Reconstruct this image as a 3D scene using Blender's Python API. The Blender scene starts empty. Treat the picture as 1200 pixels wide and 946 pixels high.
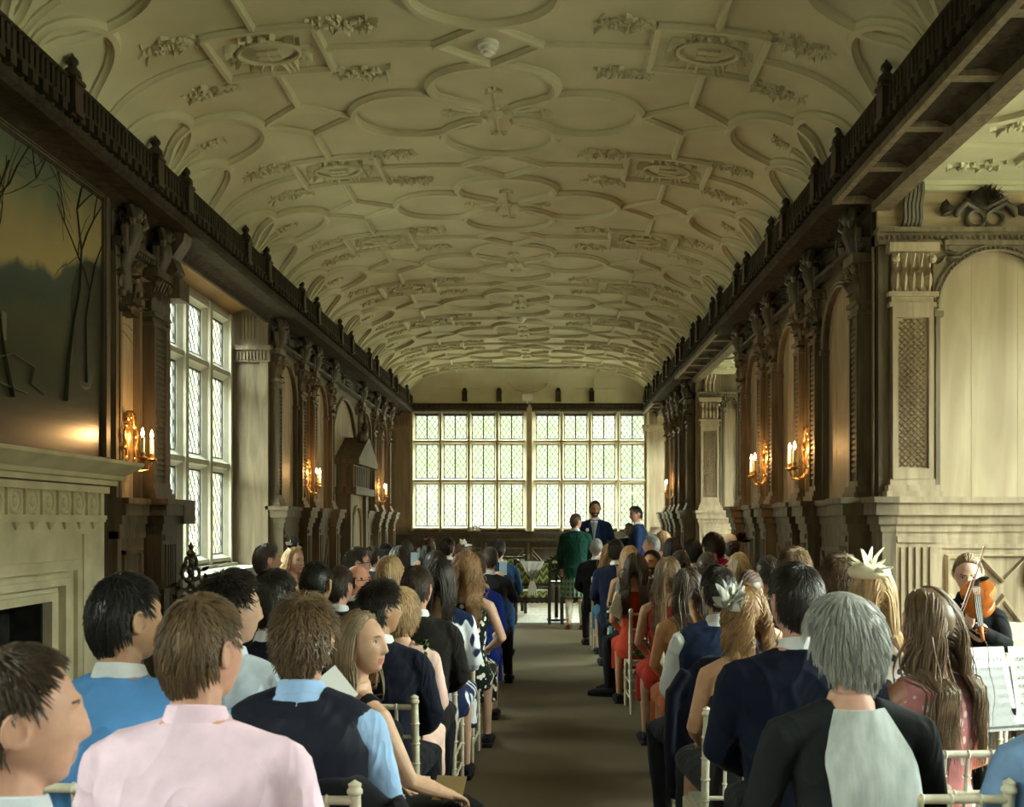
import bpy, bmesh, math, random
import numpy as np
from mathutils import Vector, Matrix, Euler, noise as mnoise
PI = math.pi
sc = bpy.context.scene
COL = sc.collection

# ------------------------------------------------------------------ camera, world, light, exposure
F_PX, CX, CY, CAMH = 1167.0, 640.0, 611.0, 1.62
cam_d = bpy.data.cameras.new('camera'); cam = bpy.data.objects.new('camera', cam_d); COL.objects.link(cam)
cam.location = (0, 0, CAMH); cam.rotation_euler = (PI/2, 0, 0)
cam_d.sensor_fit = 'HORIZONTAL'; cam_d.sensor_width = 36.0; cam_d.lens = 36.0*F_PX/1200.0
cam_d.shift_x = -(CX-600.0)/1200.0; cam_d.shift_y = (CY-473.0)/1200.0
cam_d.clip_start = 0.05; cam_d.clip_end = 400
cam_d.dof.use_dof = True; cam_d.dof.focus_distance = 9.0; cam_d.dof.aperture_fstop = 7.1
sc.camera = cam
sc.view_settings.view_transform = 'Standard'; sc.view_settings.look = 'None'
sc.view_settings.gamma = 1.0; sc.view_settings.use_curve_mapping = False
sc.view_settings.exposure = 0.0
world = bpy.data.worlds.new('world'); sc.world = world; world.use_nodes = True
wn = world.node_tree; wn.nodes.clear()
w_out = wn.nodes.new('ShaderNodeOutputWorld'); w_bg = wn.nodes.new('ShaderNodeBackground')
def wmath(op,a,b=None,c=None):
    n=wn.nodes.new('ShaderNodeMath'); n.operation=op
    for i,v in enumerate((a,b,c)):
        if v is None: continue
        if isinstance(v,(int,float)): n.inputs[i].default_value=v
        else: wn.links.new(v,n.inputs[i])
    return n.outputs[0]
w_tc=wn.nodes.new('ShaderNodeTexCoord'); w_sep=wn.nodes.new('ShaderNodeSeparateXYZ'); wn.links.new(w_tc.outputs['Generated'],w_sep.inputs[0])
wx,wy,wz=w_sep.outputs
# bright high sky, sunlit lawn below the horizon, hazy belt of distant trees between them
SKY_HI, GROUND, BELT, SIDE = 52.0, 6.5, 1.75, 0.8
w_r=wn.nodes.new('ShaderNodeValToRGB'); wn.links.new(wmath('MULTIPLY_ADD',wz,.5,.5),w_r.inputs[0])
e=w_r.color_ramp.elements
while len(e)<6: e.new(.5)
g=lambda c,k:(c[0]*k,c[1]*k,c[2]*k,1)
for el,(pp,cc) in zip(e,[(0,g((1.0,.95,.74),GROUND/26)),(.485,g((1.0,.95,.74),GROUND/26)),(.497,g((.95,1,.85),BELT/26)),(.60,g((.97,1,.93),BELT/26)),(.68,g((.90,.95,1),SKY_HI/26)),(1,g((.84,.92,1),SKY_HI/26))]):
    el.position=pp; el.color=cc
w_n=wn.nodes.new('ShaderNodeTexNoise'); w_n.inputs['Scale'].default_value=9; w_n.inputs['Detail'].default_value=5; wn.links.new(w_tc.outputs['Generated'],w_n.inputs['Vector'])
w_r2=wn.nodes.new('ShaderNodeValToRGB'); wn.links.new(w_n.outputs['Fac'],w_r2.inputs[0])
w_r2.color_ramp.elements[0].position=.42; w_r2.color_ramp.elements[0].color=(.80,.90,.66,1); w_r2.color_ramp.elements[1].position=.58; w_r2.color_ramp.elements[1].color=(1,1,1,1)
w_m=wn.nodes.new('ShaderNodeMix'); w_m.data_type='RGBA'; w_m.blend_type='MULTIPLY'; w_m.inputs[0].default_value=1
wn.links.new(w_r.outputs[0],w_m.inputs[6]); wn.links.new(w_r2.outputs[0],w_m.inputs[7]); wn.links.new(w_m.outputs[2],w_bg.inputs['Color'])
# sky brighter on the sun's side (right of and behind the photographer)
dotp=wmath('ADD',wmath('MULTIPLY',wx,.75),wmath('MULTIPLY',wy,-.66))
wn.links.new(wmath('MULTIPLY',wmath('MULTIPLY_ADD',wmath('MAXIMUM',dotp,0.0),SIDE,1.0),26.0),w_bg.inputs['Strength'])
wn.links.new(w_bg.outputs[0], w_out.inputs[0])
def area_portal(loc, rot, sx, sy):
    l = bpy.data.lights.new('window_portal', 'AREA'); l.shape = 'RECTANGLE'; l.size = sx; l.size_y = sy
    l.cycles.is_portal = True
    o = bpy.data.objects.new('window_portal', l); o.location = loc; o.rotation_euler = rot; COL.objects.link(o)
XC = -0.36
XL, XR = -2.96, 2.24          # side walls
YE = 19.9                     # end wall
YB = -7.0                     # back wall
# area_portal looks along local -Z
area_portal((XC, YE+.12, 2.6), (-PI/2, 0, 0), 5.2, 2.6)
area_portal((-3.5, 9.1, 2.5), (0, -PI/2, 0), 2.8, 3.0)
area_portal((4.95, 3.6, 2.4), (0, PI/2, 0), 2.9, 5.4)
area_portal((4.75, 13.15, 2.4), (0, PI/2, 0), 2.9, 3.2)
area_portal((-3.5, -.9, 2.4), (0, -PI/2, 0), 2.9, 4.0)
area_portal((4.95, -3.4, 2.4), (0, PI/2, 0), 2.9, 4.2)

# ------------------------------------------------------------------ mesh helpers
class MB:
    def __init__(s, T=None): s.v=[]; s.f=[]; s.m=[]; s.T=T
    def add(s, vs, fs, mi=0):
        b=len(s.v)
        if s.T: vs=[s.T(*p) for p in vs]
        s.v.extend(tuple(p) for p in vs); s.f.extend(tuple(i+b for i in f) for f in fs); s.m.extend([mi]*len(fs)); return s
    def box(s,x0,x1,y0,y1,z0,z1,mi=0):
        vs=[(x,y,z) for x in (x0,x1) for y in (y0,y1) for z in (z0,z1)]
        return s.add(vs,[(0,1,3,2),(4,6,7,5),(0,4,5,1),(2,3,7,6),(0,2,6,4),(1,5,7,3)],mi)
    def frus(s,x0,x1,y0,y1,z0,z1,d,mi=0):
        # raised block: base at y0, top face at y1 inset by d in x,z
        vs=[(x0,y0,z0),(x1,y0,z0),(x1,y0,z1),(x0,y0,z1),(x0+d,y1,z0+d),(x1-d,y1,z0+d),(x1-d,y1,z1-d),(x0+d,y1,z1-d)]
        return s.add(vs,[(0,1,5,4),(1,2,6,5),(2,3,7,6),(3,0,4,7),(4,5,6,7),(0,3,2,1)],mi)
    def ring(s,rings,closed_caps=True,mi=0,loop=True):
        n=len(rings[0]); vs=[p for r in rings for p in r]; fs=[]
        for i in range(len(rings)-1):
            for j in range(n if loop else n-1):
                a=i*n+j; b=i*n+(j+1)%n; fs.append((a,b,b+n,a+n))
        if closed_caps and loop:
            fs.append(tuple(reversed(range(n)))); fs.append(tuple(range((len(rings)-1)*n,len(rings)*n)))
        return s.add(vs,fs,mi)
    def tube(s,pts,r,n=6,mi=0,flat=1.0):
        P=[Vector(p) for p in pts]; rs=r if hasattr(r,'__len__') else [r]*len(P)
        up=None; rings=[]
        for i,p in enumerate(P):
            d=(P[min(i+1,len(P)-1)]-P[max(i-1,0)])
            if d.length<1e-9: d=Vector((0,0,1))
            d.normalize()
            if up is None: up=Vector((0,0,1)) if abs(d.z)<.9 else Vector((1,0,0))
            a=d.cross(up)
            if a.length<1e-6: a=d.orthogonal()
            a.normalize(); b=a.cross(d).normalized(); up=b
            rings.append([tuple(p+a*(math.cos(t)*rs[i])+b*(math.sin(t)*rs[i]*flat)) for t in [2*PI*k/n for k in range(n)]])
        return s.ring(rings,True,mi)
    def lathe(s,prof,c=(0,0,0),n=16,mi=0,axis='z'):
        rings=[]
        for r,z in prof:
            r=max(r,1e-4)
            ring=[]
            for k in range(n):
                t=2*PI*k/n; x,y=r*math.cos(t),r*math.sin(t)
                ring.append((c[0]+x,c[1]+y,c[2]+z) if axis=='z' else ((c[0]+x,c[1]+z,c[2]+y) if axis=='y' else (c[0]+z,c[1]+x,c[2]+y)))
            rings.append(ring)
        return s.ring(rings,True,mi)
    def ell(s,c,r,n=10,m=7,mi=0,R=None):
        rings=[]
        for i in range(m+1):
            ph=-PI/2+PI*i/m; cr=max(math.cos(ph),1e-3)
            ring=[]
            for k in range(n):
                t=2*PI*k/n; p=Vector((r[0]*cr*math.cos(t),r[1]*cr*math.sin(t),r[2]*math.sin(ph)))
                if R is not None: p=R@p
                ring.append((c[0]+p.x,c[1]+p.y,c[2]+p.z))
            rings.append(ring)
        return s.ring(rings,True,mi)
    def leaf(s,c,L,W,ang,th=.012,curl=.3,mi=0):
        # leaf lying in local xz plane (y = out), base at c
        ca,sa=math.cos(ang),math.sin(ang); vs=[]
        prof=[(0,.15),(.25,.8),(.5,1),(.75,.7),(1,.05)]
        for t,w in prof:
            o=th*(1+curl*4*t*t)
            for sx,oo in ((-1,.2),(0,1),(1,.2)):
                lx,lz=sx*w*W/2,t*L
                vs.append((c[0]+lx*ca+lz*sa,c[1]+o*oo,c[2]-lx*sa+lz*ca))
        for t,w in prof:
            for sx in (-1,1):
                lx,lz=sx*w*W/2,t*L; vs.append((c[0]+lx*ca+lz*sa,c[1]-.01,c[2]-lx*sa+lz*ca))
        fs=[]
        for i in range(4):
            a=i*3; fs+=[(a,a+1,a+4,a+3),(a+1,a+2,a+5,a+4)]
            b=15+i*2; fs+=[(a,a+3,b+2,b),(a+2,b+1,b+3,a+5)]
        return s.add(vs,fs,mi)
    def obj(s,name,mats,parent=None,smooth=35,local=None):
        me=bpy.data.meshes.new(name); me.from_pydata(s.v,[],s.f)
        mats=mats if isinstance(mats,(list,tuple)) else [mats]
        for m in mats: me.materials.append(m)
        if len(mats)>1: me.polygons.foreach_set('material_index',s.m)
        me.validate()
        bm=bmesh.new(); bm.from_mesh(me); bmesh.ops.recalc_face_normals(bm,faces=bm.faces); bm.to_mesh(me); bm.free()
        if smooth:
            me.shade_smooth(); me.set_sharp_from_angle(angle=math.radians(smooth))
        o=bpy.data.objects.new(name,me); COL.objects.link(o)
        if parent: o.parent=parent
        return o
def empty(name,loc=(0,0,0),rz=0,parent=None):
    o=bpy.data.objects.new(name,None); o.empty_display_size=.1; COL.objects.link(o); o.location=loc; o.rotation_euler=(0,0,rz)
    if parent: o.parent=parent
    return o
def tag(o,label,cat,group=None,kind=None):
    if label: o['label']=label
    if cat: o['category']=cat
    if group: o['group']=group
    if kind: o['kind']=kind
    return o
def struct(o): o['kind']='structure'; return o
def copy_tree(o,parent=None):
    c=o.copy(); COL.objects.link(c)
    if parent: c.parent=parent
    for ch in list(o.children): copy_tree(ch,c)
    return c
TRIM=[0]
def trim_name(): TRIM[0]+=1; return 'trim_%d'%TRIM[0]

# ------------------------------------------------------------------ materials
def new_mat(name):
    m=bpy.data.materials.new(name); m.use_nodes=True; nt=m.node_tree; b=nt.nodes['Principled BSDF']; return m,nt,b
def ramp(nt,fac,stops):
    r=nt.nodes.new('ShaderNodeValToRGB'); nt.links.new(fac,r.inputs[0])
    els=r.color_ramp.elements
    while len(els)<len(stops): els.new(.5)
    for e,(p,c) in zip(els,stops): e.position=p; e.color=(*c,1)
    return r.outputs[0]
def tex(nt,kind,scale,stretch=(1,1,1),coord='Object',**kw):
    tc=nt.nodes.new('ShaderNodeTexCoord'); mp=nt.nodes.new('ShaderNodeMapping'); mp.inputs['Scale'].default_value=stretch
    nt.links.new(tc.outputs[coord],mp.inputs[0])
    t=nt.nodes.new('ShaderNodeTex'+kind); nt.links.new(mp.outputs[0],t.inputs['Vector'])
    if 'Scale' in t.inputs: t.inputs['Scale'].default_value=scale
    for k,v in kw.items(): t.inputs[k].default_value=v
    return t
def bump(nt,b,h,strength=.3,dist=.01):
    n=nt.nodes.new('ShaderNodeBump'); n.inputs['Strength'].default_value=strength; n.inputs['Distance'].default_value=dist
    nt.links.new(h,n.inputs['Height']); nt.links.new(n.outputs[0],b.inputs['Normal'])
def noisy(name,c1,c2,scale=8,stretch=(1,1,1),rough=.7,bstr=.2,bdist=.004,detail=6,spec=.3,metal=0,coord='Object'):
    m,nt,b=new_mat(name); t=tex(nt,'Noise',scale,stretch,coord,Detail=detail)
    nt.links.new(ramp(nt,t.outputs['Fac'],[(.32,c1),(.68,c2)]),b.inputs['Base Color'])
    b.inputs['Roughness'].default_value=rough; b.inputs['Specular IOR Level'].default_value=spec; b.inputs['Metallic'].default_value=metal
    if bstr: bump(nt,b,t.outputs['Fac'],bstr,bdist)
    return m
def wood(name,c1,c2,rough=.55,sx=(9,9,.9),spec=.35):
    m,nt,b=new_mat(name)
    t=tex(nt,'Noise',1.6,sx,Detail=8,Distortion=1.2); t2=tex(nt,'Noise',.9,(1,1,.5),Detail=4)
    mx=nt.nodes.new('ShaderNodeMath'); mx.operation='MULTIPLY_ADD'; mx.inputs[1].default_value=.6
    nt.links.new(t.outputs['Fac'],mx.inputs[0])
    m2=nt.nodes.new('ShaderNodeMath'); m2.operation='MULTIPLY'; m2.inputs[1].default_value=.4; nt.links.new(t2.outputs['Fac'],m2.inputs[0]); nt.links.new(m2.outputs[0],mx.inputs[2])
    nt.links.new(ramp(nt,mx.outputs[0],[(.36,c1),(.62,c2)]),b.inputs['Base Color'])
    b.inputs['Roughness'].default_value=rough; b.inputs['Specular IOR Level'].default_value=spec
    bump(nt,b,t.outputs['Fac'],.25,.004)
    return m
def plain(name,c,rough=.5,metal=0,spec=.5):
    m,nt,b=new_mat(name); b.inputs['Base Color'].default_value=(*c,1); b.inputs['Roughness'].default_value=rough; b.inputs['Metallic'].default_value=metal; b.inputs['Specular IOR Level'].default_value=spec; return m
M={}
M['plaster']=noisy('plaster',(.47,.445,.30),(.56,.53,.37),3,rough=.85,bstr=.25,bdist=.01)
M['oak']=wood('limed_oak_shaded',(.085,.064,.038),(.20,.158,.10))  # same oak as the bay faces; side-wall shade put into this darker colour
M['oak_dark']=wood('carved_oak',(.04,.031,.021),(.10,.08,.055),.5)  # carved work and wall boards; side-wall shade also put into this oak's colour
M['oak_light']=wood('pale_board_lit_oak',(.25,.185,.12),(.43,.345,.235))  # pale board colour; on bay and end faces, the same oak with daylight painted in
M['oak_cornice']=wood('cornice_oak',(.022,.017,.012),(.06,.048,.033),.85,spec=.1)
M['oak_black']=wood('black_oak',(.018,.013,.010),(.05,.035,.025),.35)
M['stone']=noisy('buff_stone',(.52,.46,.30),(.70,.63,.44),5,rough=.85,bstr=.5,bdist=.01)
M['mull']=noisy('painted_stone',(.36,.345,.28),(.45,.43,.35),6,rough=.7,bstr=.2)
M['lead']=plain('lead',(.05,.05,.05),.5,.3)
M['carpet']=noisy('carpet',(.115,.092,.058),(.175,.142,.09),220,rough=.95,bstr=.6,bdist=.004,spec=.1)
M['floorboard']=wood('floor_board',(.30,.27,.20),(.46,.42,.33),.5,(9,1,1))
M['soot']=noisy('soot',(.008,.008,.008),(.03,.028,.025),9,rough=.9)
M['gold']=noisy('gilt',(.35,.2,.06),(.75,.5,.2),30,rough=.3,metal=.9)
M['brass']=plain('aged_brass',(.5,.32,.12),.3,.9)
M['wax']=plain('candle_wax',(.85,.78,.6),.5)
M['white']=plain('white_plastic',(.75,.75,.72),.5)
def emis(name,c,st):
    m,nt,b=new_mat(name); b.inputs['Base Color'].default_value=(*c,1); b.inputs['Emission Color'].default_value=(*c,1); b.inputs['Emission Strength'].default_value=st; return m
M['flame']=emis('candle_bulb',(1,.5,.17),60)
def glass_mat():
    m=bpy.data.materials.new('old_glass'); m.use_nodes=True; nt=m.node_tree; nt.nodes.clear()
    o=nt.nodes.new('ShaderNodeOutputMaterial'); mx=nt.nodes.new('ShaderNodeMixShader'); tr=nt.nodes.new('ShaderNodeBsdfTransparent'); gl=nt.nodes.new('ShaderNodeBsdfGlossy')
    gl.inputs['Roughness'].default_value=.08; mx.inputs[0].default_value=.05
    t=tex(nt,'Voronoi',7,(1,1,1),coord='Object')
    c=ramp(nt,t.outputs['Color'],[(0,(.62,.80,.50)),(.12,(.93,.96,.88)),(.6,(.96,.97,.95)),(.92,(.97,.97,.93)),(1,(.95,.93,.62))])
    nt.links.new(c,tr.inputs[0]); nt.links.new(tr.outputs[0],mx.inputs[1]); nt.links.new(gl.outputs[0],mx.inputs[2]); nt.links.new(mx.outputs[0],o.inputs[0]); return m
M['glass']=glass_mat()
# ------------------------------------------------------------------ wall-local frames: (s along wall, t out into the room, z)
def T_left(x0=XL): return lambda s,t,z:(x0+t,s,z)
def T_right(x0=XR): return lambda s,t,z:(x0-t,s,z)
def T_front(y0): return lambda s,t,z:(s,y0-t,z)

ZD,ZA,ZC = 1.78,3.46,3.86     # dado rail top, entablature bottom, cornice bottom
# ---- floor
b=MB(); b.box(-4.2,5.4,YB-.2,15.9,-.2,0); struct(b.obj('floor',M['carpet'],smooth=0))
b=MB(); b.box(-4.2,5.4,15.9,YE+.3,-.2,0.0)
for k in range(14): b.box(-4.2,5.4,15.9+k*.3,15.9+k*.3+.006,-.01,.002)
o=struct(b.obj('floor_dais',M['floorboard'],smooth=0)); o.name='floor_far'
# ---- side walls (solid boards behind the panelling)
def wall_slab(name,boxes,m=None):
    b=MB()
    for bx in boxes: b.box(*bx)
    return struct(b.obj(name,m or M['oak_dark'],smooth=0))
YR1=(1.0,6.7); YR2=(11.37,14.94); YRX=(-5.6,-1.2); XB=4.8      # right bays
YL1=(7.63,10.53); YLX=(-2.9,1.1)
YLE,YRE=18.45,18.0
wall_slab('wall_left',[(XL-.3,XL,YB,YLX[0],0,4.2),(XL-.3,XL,YLX[1],YL1[0],0,4.2),(XL-.3,XL,YLX[0],YLX[1],3.9,4.2),(XL-.3,XL,YL1[1],YLE,0,4.2),
  (XL-.3,XL,YL1[0],YL1[1],3.94,4.2),(XL-.3,XL,YLE,YE,3.94,4.2)])
wall_slab('wall_right',[(XR,XR+.3,YB,YRX[0],0,4.2),(XR,XR+.3,YRX[1],YR1[0],0,4.2),(XR,XR+.3,YR1[1]+.02,YR2[0],0,4.2),(XR,XR+.3,YR2[1]+.02,YRE,0,4.2),
  (XR,XR+.3,YRX[0],YRX[1],3.9,4.2),(XR,XR+.3,YR1[0],YR1[1],3.9,4.2),(XR,XR+.3,YR2[0],YR2[1],3.9,4.2),(XR,XR+.3,YRE,YE,3.9,4.2)])
# left bay recess (shallow): returns, soffit, sill
b=MB(); xw=-3.37
b.box(xw-.35,XL,YL1[0]-.3,YL1[0],0,3.94); b.box(xw-.35,XL-.3,YL1[1]+.02,YL1[1]+.3,0,3.94)
struct(b.obj('wall_left_recess',M['oak'],smooth=0))
b=MB(); b.add([(xw-.05,YL1[0],3.77),(xw-.05,YL1[1],3.77),(XL,YL1[1],3.93),(XL,YL1[0],3.93),(xw-.05,YL1[0],4.1),(xw-.05,YL1[1],4.1),(XL,YL1[1],4.1),(XL,YL1[0],4.1)],
  [(0,1,2,3),(4,7,6,5),(0,4,5,1),(2,6,7,3),(1,5,6,2),(0,3,7,4)])
struct(b.obj(trim_name(),wood('soffit_board',(.26,.14,.05),(.42,.25,.11),.5,(6,.7,6)),smooth=0))
b=MB(); b.box(xw-.3,XL+.03,YL1[0],YL1[1],1.10,1.16); b.box(xw-.3,XL-.02,YL1[0],YL1[1],0,1.10)
for k in range(5): b.frus(XL-.02,XL+.0,YL1[0]+.1+k*.56,YL1[0]+.56+k*.56,.25,1.0,.0)
struct(b.obj(trim_name(),M['mull'],smooth=0))

# ---- glazed window lights: a shared pane with diamond leading
PANES={}
def pane_mesh(w,h,two=True,dw=.105,dh=.15):
    key=(round(w,3),round(h,3),two)
    if key in PANES: return PANES[key]
    g=MB(); g.box(-w/2,w/2,-.004,.004,-h/2,h/2)
    l=MB(); r=.0035
    def clip(x0,z0,dx,dz):
        ts=[]
        t0,t1=-1e9,1e9
        for a,d,lim in ((x0,dx,w/2),(z0,dz,h/2)):
            ta,tb=(-lim-a)/d,(lim-a)/d
            if ta>tb: ta,tb=tb,ta
            t0,t1=max(t0,ta),min(t1,tb)
        return (t0,t1) if t1-t0>.02 else None
    n=int((w/dw+h/dh))+2
    for k in range(-n,n+1):
        for sg in (1,-1):
            c=clip(k*dw,0,dw,sg*dh)
            if c:
                p=[(k*dw+t*dw,0,t*sg*dh) for t in c]
                l.tube([(p[0][0],.0,p[0][2]),(p[1][0],.0,p[1][2])],r*1.3,4)
    if two: l.box(-.011,.011,-.014,.014,-h/2,h/2)
    e=.014
    for x0,x1,z0,z1 in ((-w/2,-w/2+e,-h/2,h/2),(w/2-e,w/2,-h/2,h/2),(-w/2,w/2,-h/2,-h/2+e),(-w/2,w/2,h/2-e,h/2)): l.box(x0,x1,-.012,.012,z0,z1)
    og=g.obj('pane',M['glass'],smooth=0); ol=l.obj('leading',M['lead'],smooth=0)
    PANES[key]=(og.data,ol.data); bpy.data.objects.remove(og); bpy.data.objects.remove(ol)
    return PANES[key]
NW=[0]
def window(T,cols,rows,rz,two=True,mat=None,depth=.18,reveal=.03,king=None):
    """cols/rows = edge coordinates of the lights along s / z; T wall frame; frame bars between"""
    NW[0]+=1
    root=struct(empty('window_%d'%NW[0]))
    s0,s1,z0,z1=cols[0][0],cols[-1][1],rows[0][0],rows[-1][1]
    b=MB(T)
    edges=[(s0-.12,s0)]+[(cols[i][1],cols[i+1][0]) for i in range(len(cols)-1)]+[(s1,s1+.12)]
    def vbar(a,c,tt):
        m=(a+c)/2; w=(c-a)/2
        # moulded mullion: chamfered cross-section
        sec=[(m-w,-.04),(m-w,.015),(m-w*.45,tt*.7),(m-w*.4,tt),(m+w*.4,tt),(m+w*.45,tt*.7),(m+w,.015),(m+w,-.04)]
        b.ring([[(s,t,z0-.1) for s,t in sec],[(s,t,z1+.1) for s,t in sec]])
    for i,(a,c) in enumerate(edges):
        vbar(a,c,depth*.75 if king is None or i!=king else depth*1.35)
    zed=[(z0-.1,z0)]+[(rows[i][1],rows[i+1][0]) for i in range(len(rows)-1)]+[(z1,z1+.1)]
    for a,c in zed:
        m=(a+c)/2; w=(c-a)/2; tt=depth*.62
        sec=[(-.04,m-w),(.012,m-w),(tt*.7,m-w*.45),(tt,m-w*.35),(tt,m+w*.35),(tt*.7,m+w*.45),(.012,m+w),(-.04,m+w)]
        b.ring([[(s0-.1,t,z) for t,z in sec],[(s1+.1,t,z) for t,z in sec]])
    b.obj('window_frame',mat or M['mull'],root,smooth=30)
    for (a,c) in cols:
        for (p,q) in rows:
            gd,ld=pane_mesh(c-a,q-p,two)
            g=bpy.data.objects.new('pane',gd); l=bpy.data.objects.new('leading',ld)
            loc=T((a+c)/2,-.01,(p+q)/2)
            g.location=loc; g.rotation_euler=(0,0,rz); COL.objects.link(g); g.parent=root
            COL.objects.link(l); l.parent=g
    return root
# end window: two groups of four lights by three rows
def xe(px,Y=YE): return (px-CX)*Y/F_PX
def ze(py,Y=YE): return CAMH-(py-CY)*Y/F_PX
cols=[(xe(a),xe(c)) for a,c in ((487,514),(520,547),(553,580),(586,613),(628,655),(661,688),(694,721),(727,755))]
rows=[(ze(617),ze(567)),(ze(561),ze(521)),(ze(515),ze(482))]
window(T_front(YE),cols,rows,0,True,noisy('end_mullion',(.40,.34,.21),(.52,.46,.31),6,rough=.7),depth=.2,king=4)
# left bay: lights along y
lc=[]; y=10.50
for k in range(4): lc.append((y-.62,y-.14)); y-=.66
lc=lc[::-1]
lrows=[(1.28,2.12),(2.26,3.08),(3.22,3.68)]
window(T_left(xw),lc,lrows,PI/2,False,depth=.11)
b=MB(T_left(xw)); b.box(YL1[0]-.05,lc[0][0]-.1,-.1,.06,1.15,3.94); b.box(YL1[0],YL1[1],-.1,.12,1.12,1.19); b.box(YL1[0],YL1[1],-.1,.05,3.76,3.96)
struct(b.obj('wall_left_jamb',M['mull'],smooth=0))
# unseen bays that light the room: windows behind and beside the camera
def big_bay(T,s0,s1,rz,z0=.95,z1=3.75,n=None,depth=.15):
    n=n or max(3,int((s1-s0)/.68)); w=(s1-s0)/n
    cs=[(s0+k*w+.06,s0+(k+1)*w-.06) for k in range(n)]
    h=(z1-z0)/3; rs=[(z0+k*h+.05,z0+(k+1)*h-.05) for k in range(3)]
    window(T,cs,rs,rz,False,depth=depth)
big_bay(T_right(XB),YR1[0]+.2,YR1[1]-.2,PI/2)
big_bay(T_right(XB-.2),YR2[0]+.2,YR2[1]-.2,PI/2)
big_bay(T_left(-3.37),YLX[0]+.2,YLX[1]-.2,PI/2)
big_bay(T_right(XB),YRX[0]+.2,YRX[1]-.2,PI/2)
def bay_shell(n,y0,y1,xo,skipfar=False):
    b=MB(); b.box(XR+.3,xo+.3,y0-.25,y0,0,3.9); b.box(xo,xo+.25,y0,y1,0,.86); b.box(xo,xo+.25,y0,y1,3.84,3.95)
    if not skipfar: b.box(XR+.3,xo+.3,y1,y1+.25,0,3.9)
    struct(b.obj('wall_bay_%s'%n,M['oak'],smooth=0))
    b=MB(); b.box(XR,xo+.3,y0-.3,y1+.25,3.87,3.99); return struct(b.obj('ceiling_bay_%s'%n,M['plaster'],smooth=0))
cb1=bay_shell('near',YR1[0],YR1[1],XB); cb2=bay_shell('far',YR2[0],YR2[1],XB-.2); bay_shell('rear',YRX[0],YRX[1],XB)
b=MB(); b.box(-3.37-.25,XL-.0,YLX[0]-.2,YLX[0],0,3.95); b.box(-3.37-.25,XL,YLX[1],YLX[1]+.2,0,3.95); b.box(-3.62,XL,YLX[0],YLX[1],0,.86); b.box(-3.62,XL,YLX[0],YLX[1],3.85,3.98)
struct(b.obj('wall_left_rear',M['oak'],smooth=0))
b=MB(); b.box(-3.3,-2.7,YB-.3,YB,0,4.7); b.box(2.0,2.7,YB-.3,YB,0,4.7); b.box(-2.7,2.0,YB-.3,YB,0,4.7)
struct(b.obj('wall_back',M['oak'],smooth=0))
# end wall around the window
b=MB(); zb,zt=rows[0][0]-.09,rows[-1][1]+.09
b.box(-3.6,cols[0][0]-.1,YE,YE+.3,0,4.7); b.box(cols[-1][1]+.1,3.2,YE,YE+.3,0,4.7); b.box(cols[0][0]-.1,cols[-1][1]+.1,YE,YE+.3,0,zb); b.box(cols[0][0]-.1,cols[-1][1]+.1,YE,YE+.3,zt,4.7)
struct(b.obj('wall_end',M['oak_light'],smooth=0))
b=MB(); rr=[]
for k in range(9):
    a=PI/2*k/8; rr.append([(x,YE-.25-.42*(1-math.cos(a)),3.95+.62*math.sin(a)) for x in (-3.2,2.5)])
b.ring(rr,False,loop=False); n=28; R=.42
b.tube([(XC+R*math.cos(PI*k/n),YE-.30-.06*math.sin(PI*k/n),4.47-R*.8*math.sin(PI*k/n)) for k in range(n+1)],.02,6)
for sg in (-1,1):
    b.tube([(XC+sg*1.3,YE-.27,4.15),(XC+sg*1.3,YE-.42,4.5)],.016,5); b.tube([(XC+sg*.95,YE-.29,4.22),(XC+sg*1.75,YE-.29,4.22)],.016,5); b.tube([(XC+sg*2.1,YE-.27,4.1),(XC+sg*2.05,YE-.3,4.4)],.02,5)
struct(b.obj('ceiling_end',M['plaster'],smooth=40))
# end bays: outer walls with a window band
b=MB(); b.box(-3.75,-3.5,YLE-.2,YE+.3,0,4.0); b.box(-3.75,XL,YLE-.25,YLE,0,4.0); b.box(-3.75,XL,YLE,YE,3.94,4.1)
struct(b.obj('wall_end_left',M['oak'],smooth=0))
b=MB(); b.box(XR+.3,3.2,YRE-.25,YRE,0,4.0); b.box(XR,3.2,YRE,YE,3.9,4.1)
b.box(3.0,3.2,YRE,YE+.3,0,1.2); b.box(3.0,3.2,YRE,YE+.3,3.7,4.0); b.box(3.0,3.2,YRE,YRE+.25,1.2,3.7); b.box(3.0,3.2,YE-.25,YE,1.2,3.7)
struct(b.obj('wall_end_right',M['oak'],smooth=0))
big_bay(T_right(3.02),YRE+.3,YE-.3,PI/2,1.3,3.6,2)

# ------------------------------------------------------------------ ceiling: coved profile with moulded ribs
PROF=[(0,4.60),(.6,4.597),(1.1,4.575),(1.5,4.54),(1.8,4.48),(2.05,4.395),(2.25,4.27),(2.37,4.13),(2.42,3.98),(2.43,3.86)]
arc=[0]
for i in range(1,len(PROF)): arc.append(arc[-1]+math.dist(PROF[i],PROF[i-1]))
def cprof(u):
    a=abs(u); sg=1 if u>=0 else -1
    a=min(a,arc[-1]-1e-6)
    i=max(k for k in range(len(arc)-1) if arc[k]<=a)
    def P(i): return PROF[max(0,min(i,len(PROF)-1))]
    t=(a-arc[i])/(arc[i+1]-arc[i])
    p0,p1,p2,p3=(P(i-1) if i>0 else (-P(1)[0],P(1)[1])),P(i),P(i+1),P(i+2)
    cr=lambda a,b,c,d:.5*((2*b)+(-a+c)*t+(2*a-5*b+4*c-d)*t*t+(-a+3*b-3*c+d)*t**3)
    return sg*cr(p0[0],p1[0],p2[0],p3[0]), cr(p0[1],p1[1],p2[1],p3[1])
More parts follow.
